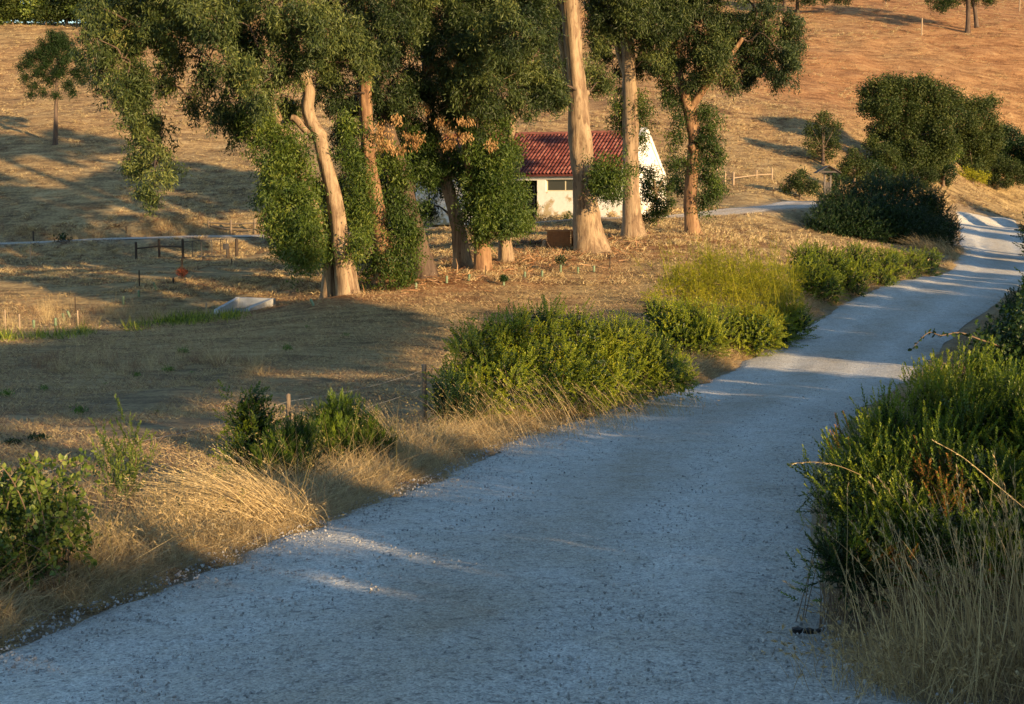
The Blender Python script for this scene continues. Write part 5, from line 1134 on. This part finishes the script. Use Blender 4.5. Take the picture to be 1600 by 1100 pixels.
# ------------------------------------------------------------------ picnic table
b_ = G(878, 394, 63.5); t = thing('picnic_table', 'orange-brown wooden picnic table with a bench at the foot of the thickest trunk', 'table', b_); A_ = R(-18)
def loc(x_, y_, z_): return b_ + np.array([x_ * math.cos(A_) - y_ * math.sin(A_), x_ * math.sin(A_) + y_ * math.cos(A_), z_])
for k in range(6): obj('top_plank', mk('top_plank', boxes([(loc(0, -.38 + k * .15, .76 + .003 * (k % 2)), (.62, .071, .022), A_)])), MAT['picnic'], t)
for k in range(7): obj('end_plank', mk('end_plank', boxes([(loc(-.5 + k * .155, -.40, .36), (.073, .02, .37), A_)])), MAT['picnic'], t)
for k in range(5): obj('side_plank', mk('side_plank', boxes([(loc(.55, -.30 + k * .15, .36), (.02, .07, .37), A_)])), MAT['picnic'], t)
for k in range(3): obj('bench_plank', mk('bench_plank', boxes([(loc(.95, -.15 + (k - 1) * .13, .45), (.38, .06, .02), A_)])), MAT['picnic'], t)
for sx_ in (-.3, .3): obj('bench_leg', mk('bench_leg', boxes([(loc(.95 + sx_, -.18, .21), (.04, .16, .21), A_)])), MAT['picnic'], t)
b_ = G(851, 394, 63.5); mesh_thing('stump', mk('stump', tube([b_ - np.array([0,0,.1]), b_ + np.array([0,0,.15]), b_ + np.array([0,0,.36])], [.12,.11,.11], 10, 6, .1), True), MAT['palepost'], 'pale sawn stump standing beside the picnic table', 'stump', b_)
for k, (x_, y_, r) in enumerate([(838,388,.28),(825,392,.22),(895,366,.4)]):
    b_ = G(x_, y_, 65.5); d = rdir(40); d[:, 2] = np.abs(d[:, 2]) * .4; a0 = b_ + rng.normal(size=(40, 3)) * np.array([.4, .3, .03]) + np.array([0,0,.08])
    mesh_thing('brushwood', mk('brushwood', sticks(a0, a0 + d * (.4 + .6 * rng.random((40, 1))), .02, .008)), MAT['twig'], ['heap of cut branches lying beside the stump','smaller heap of branches further from the table','brown branch pile behind the picnic bench'][k], 'branches', b_, 'heaps of cut branches')
# pale low plants at the house wall
for k, (s_, r) in enumerate([(4.5,.42),(5.1,.3),(3.8,.36),(2.9,.4),(.5,.3)]):
    c_ = hc + ax_l * s_ - ax_b * .6; c_[2] = H(c_[0], c_[1])[0]
    mesh_thing('grey_plant', mk('grey_plant', leaves(blob_centres(c_ + np.array([0,0,r*.4]), r, 260), rdir(260, .3), .12, .05, OVAL)), MAT['hill_leaf' if k % 2 else 'straw'], ['low grey plant under the house window','pale dry plant at the foot of the pillar beside the wide opening','grey plant under the window, half behind the thickest trunk','pale dry plant behind the thickest trunk at the house wall','low grey plant at the house corner by the gable'][k], 'plant', c_, 'low plants at the foot of the house wall')
# ------------------------------------------------------------------ notice shelter
b_ = onground(1292, 303, dmin=70); D = b_[1]; k_ = M(1, D)
t = thing('notice_shelter', 'small wooden notice shelter with a gabled board roof beside the track', 'shelter', b_)
for dx in (-.18, .22): obj('post', mk('post', post_arr(b_ + np.array([dx, .1 * dx, 0]), 44 * k_, .07)), MAT['kioskpost'], t)
obj('board', mk('board', boxes([(b_ + np.array([-.02, 0, 20 * k_]), (.17, .04, 9 * k_), 0)])), MAT['kiosk'], t)
obj('plinth', mk('plinth', boxes([(b_ + np.array([-.05, -.1, 4 * k_]), (.34, .25, 5 * k_), 0)])), MAT['kiosk'], t)
for sg in (-1, 1):
    for q_ in range(5):
        c0 = b_ + np.array([0, -.5 + q_ * .25, 55 * k_]); c1 = b_ + np.array([sg * 19 * k_, -.5 + q_ * .25, 44 * k_])
        dv = c1 - c0; nn_ = np.array([0, .118, 0]); up_ = np.array([0, 0, .05])
        V = np.array([c0-nn_, c0+nn_, c1+nn_, c1-nn_, c0-nn_-up_, c0+nn_-up_, c1+nn_-up_, c1-nn_-up_])
        obj('roof_board', mk('roof_board', (V, np.array([[0,1,2,3],[7,6,5,4],[0,3,7,4],[1,5,6,2],[0,4,5,1],[3,2,6,7]]), np.full(8, .5))), MAT['kiosk'], t)
obj('tie_beam', mk('tie_beam', boxes([(b_ + np.array([0, -.45, 45 * k_]), (15 * k_, .05, .06), 0)])), MAT['kiosk'], t)

# ------------------------------------------------------------------ roadside trees standing out of the frame, whose shade lies on the road
sh_r = np.random.default_rng(5)
def shade_tree(label, height, cb, cr, ncl=260):
    t = thing('roadside_tree', label, 'tree', (0, 0, 0), 'roadside trees on the sunny side of the road')
    obj('trunk', mk('trunk', tube([np.array([0,0,-.3]), np.array([.1,0,cb]), np.array([0,.1,height*.85])], [.22,.17,.05], 8, 16, .1), True), MAT['bark_dark'], t)
    n = ncl; d = rdir(n); cc = np.array([0, 0, (height + cb) / 2]) + d * np.array([cr, cr, (height - cb) / 2]) * (.3 + .7 * rng.random((n, 1)) ** .5)
    obj('branches', mk('branches', sticks(np.tile([0, 0, cb * .6 + height * .4], (40, 1)), cc[:40], .05, .01)), MAT['twig'], t)
    obj('crown', mk('crown', cluster_leaves(cc, .85, 46, .34, .15)), MAT['hill_leaf'], t); return t
def hedge_bush(label):
    t = thing('roadside_shrub', label, 'shrub', (0, 0, 0), 'low shrubs on the sunny side of the road')
    n = 130; d = rdir(n); cc = np.array([0, 0, .5]) + d * np.array([1.3, 1.3, .5]) * (.3 + .7 * rng.random((n, 1)) ** .5)
    obj('foliage', mk('foliage', cluster_leaves(cc, .32, 44, .14, .07)), MAT['dark_leaf'], t)
    obj('stems', mk('stems', sticks(np.tile([0, 0, 0.], (30, 1)), cc[:30], .02, .006)), MAT['twig'], t); return t
proto, used = shade_tree('tall dark roadside tree outside the frame shading the field', 10.5, 4.1, 2.6), False
for (x_, y_, bot) in [(13.5,-24,10.6),(14,-18,10.4),(13.5,-12,10.3),(14,-6.5,9.5),(13.6,-1,8.7),(19,-16,11.6),(19.5,-9,10.6),(19,-3,9.9),(30.5,66,4.6),(34,72,5)]:
    g_ = H0(x_, y_)[0]; sc_ = max(.5, (bot + .5 - g_) / 4.1) if y_ < 60 else .8
    if not used: proto.location = (x_, y_, g_); proto.scale = (1.1, 1.1, sc_); used = True
    else: copy_tree(proto, (x_, y_, g_), label='tall dark tree far along the sunny side of the road' if y_ > 60 else None, rot=sh_r.random() * 6, scale=(1.1, 1.1, sc_))
flat, used = shade_tree('flat-crowned roadside tree outside the frame shading the field', 9.2, 6.0, 2.9, 190), False
for (x_, y_, bot, w_) in [(14.2,4.2,8.0,1.05),(14.4,9.9,7.7,.5),(15.4,15.3,7.5,1.05),(17.2,21,7.5,1.1),(19,3,9.4,.45),(20,9.4,9.0,1.0),(20.3,15.5,8.7,.6)]:
    g_ = H0(x_, y_)[0]; sc_ = (bot + .4 - g_) / 6.0 * (1.12 if y_ > 20 else 1)
    if not used: flat.location = (x_, y_, g_); flat.scale = (w_, w_, sc_); used = True
    else: copy_tree(flat, (x_, y_, g_), rot=sh_r.random() * 6, scale=(w_, w_, sc_))
hp, used = hedge_bush('low dark shrub outside the frame along the sunny road edge'), False
for (x_, y_, top) in [(9.5,-12,6.6),(9.5,-9.6,6.4),(9.5,-7.4,6.6),(9.4,-5.2,6.4),(9.4,-3,6.5),(9.3,-1,5.75),(9.2,1,5.0),(9.3,3,5.05),(9.4,5,5.1),(9.6,7.2,5.0),(9.8,9.6,4.75),(10.2,12,4.5),(11,14.4,4.4),(12,17,4.4),(13,19.6,4.3),(14,22.2,4.2),(15.2,25,4.6),(17.5,30.8,5.4),(18.6,33,5.6),(19.8,35.5,5.6),(20.8,38,5.4),(22,40.6,5.2),(23.2,43.4,5.0),(24.4,46.4,4.8),(25.8,49.6,4.9),(27.2,52.6,5.2),(28.6,55.6,5.6),(30.4,61,6.4),(31.4,63.6,7.2),(33,69,7.4),(36,79,6.4),(37.6,84,6.6),(39.2,89.5,6.9),(41,95,7.2),(43,101,7.4)]:
    g_ = H0(x_, y_)[0]; s_ = max(.6, (top - g_)); 
    if not used: hp.location = (x_, y_, g_); hp.scale = (1.15, 1.15, s_); used = True
    else: copy_tree(hp, (x_, y_, g_), rot=sh_r.random() * 6, scale=(1.15, 1.15, s_))
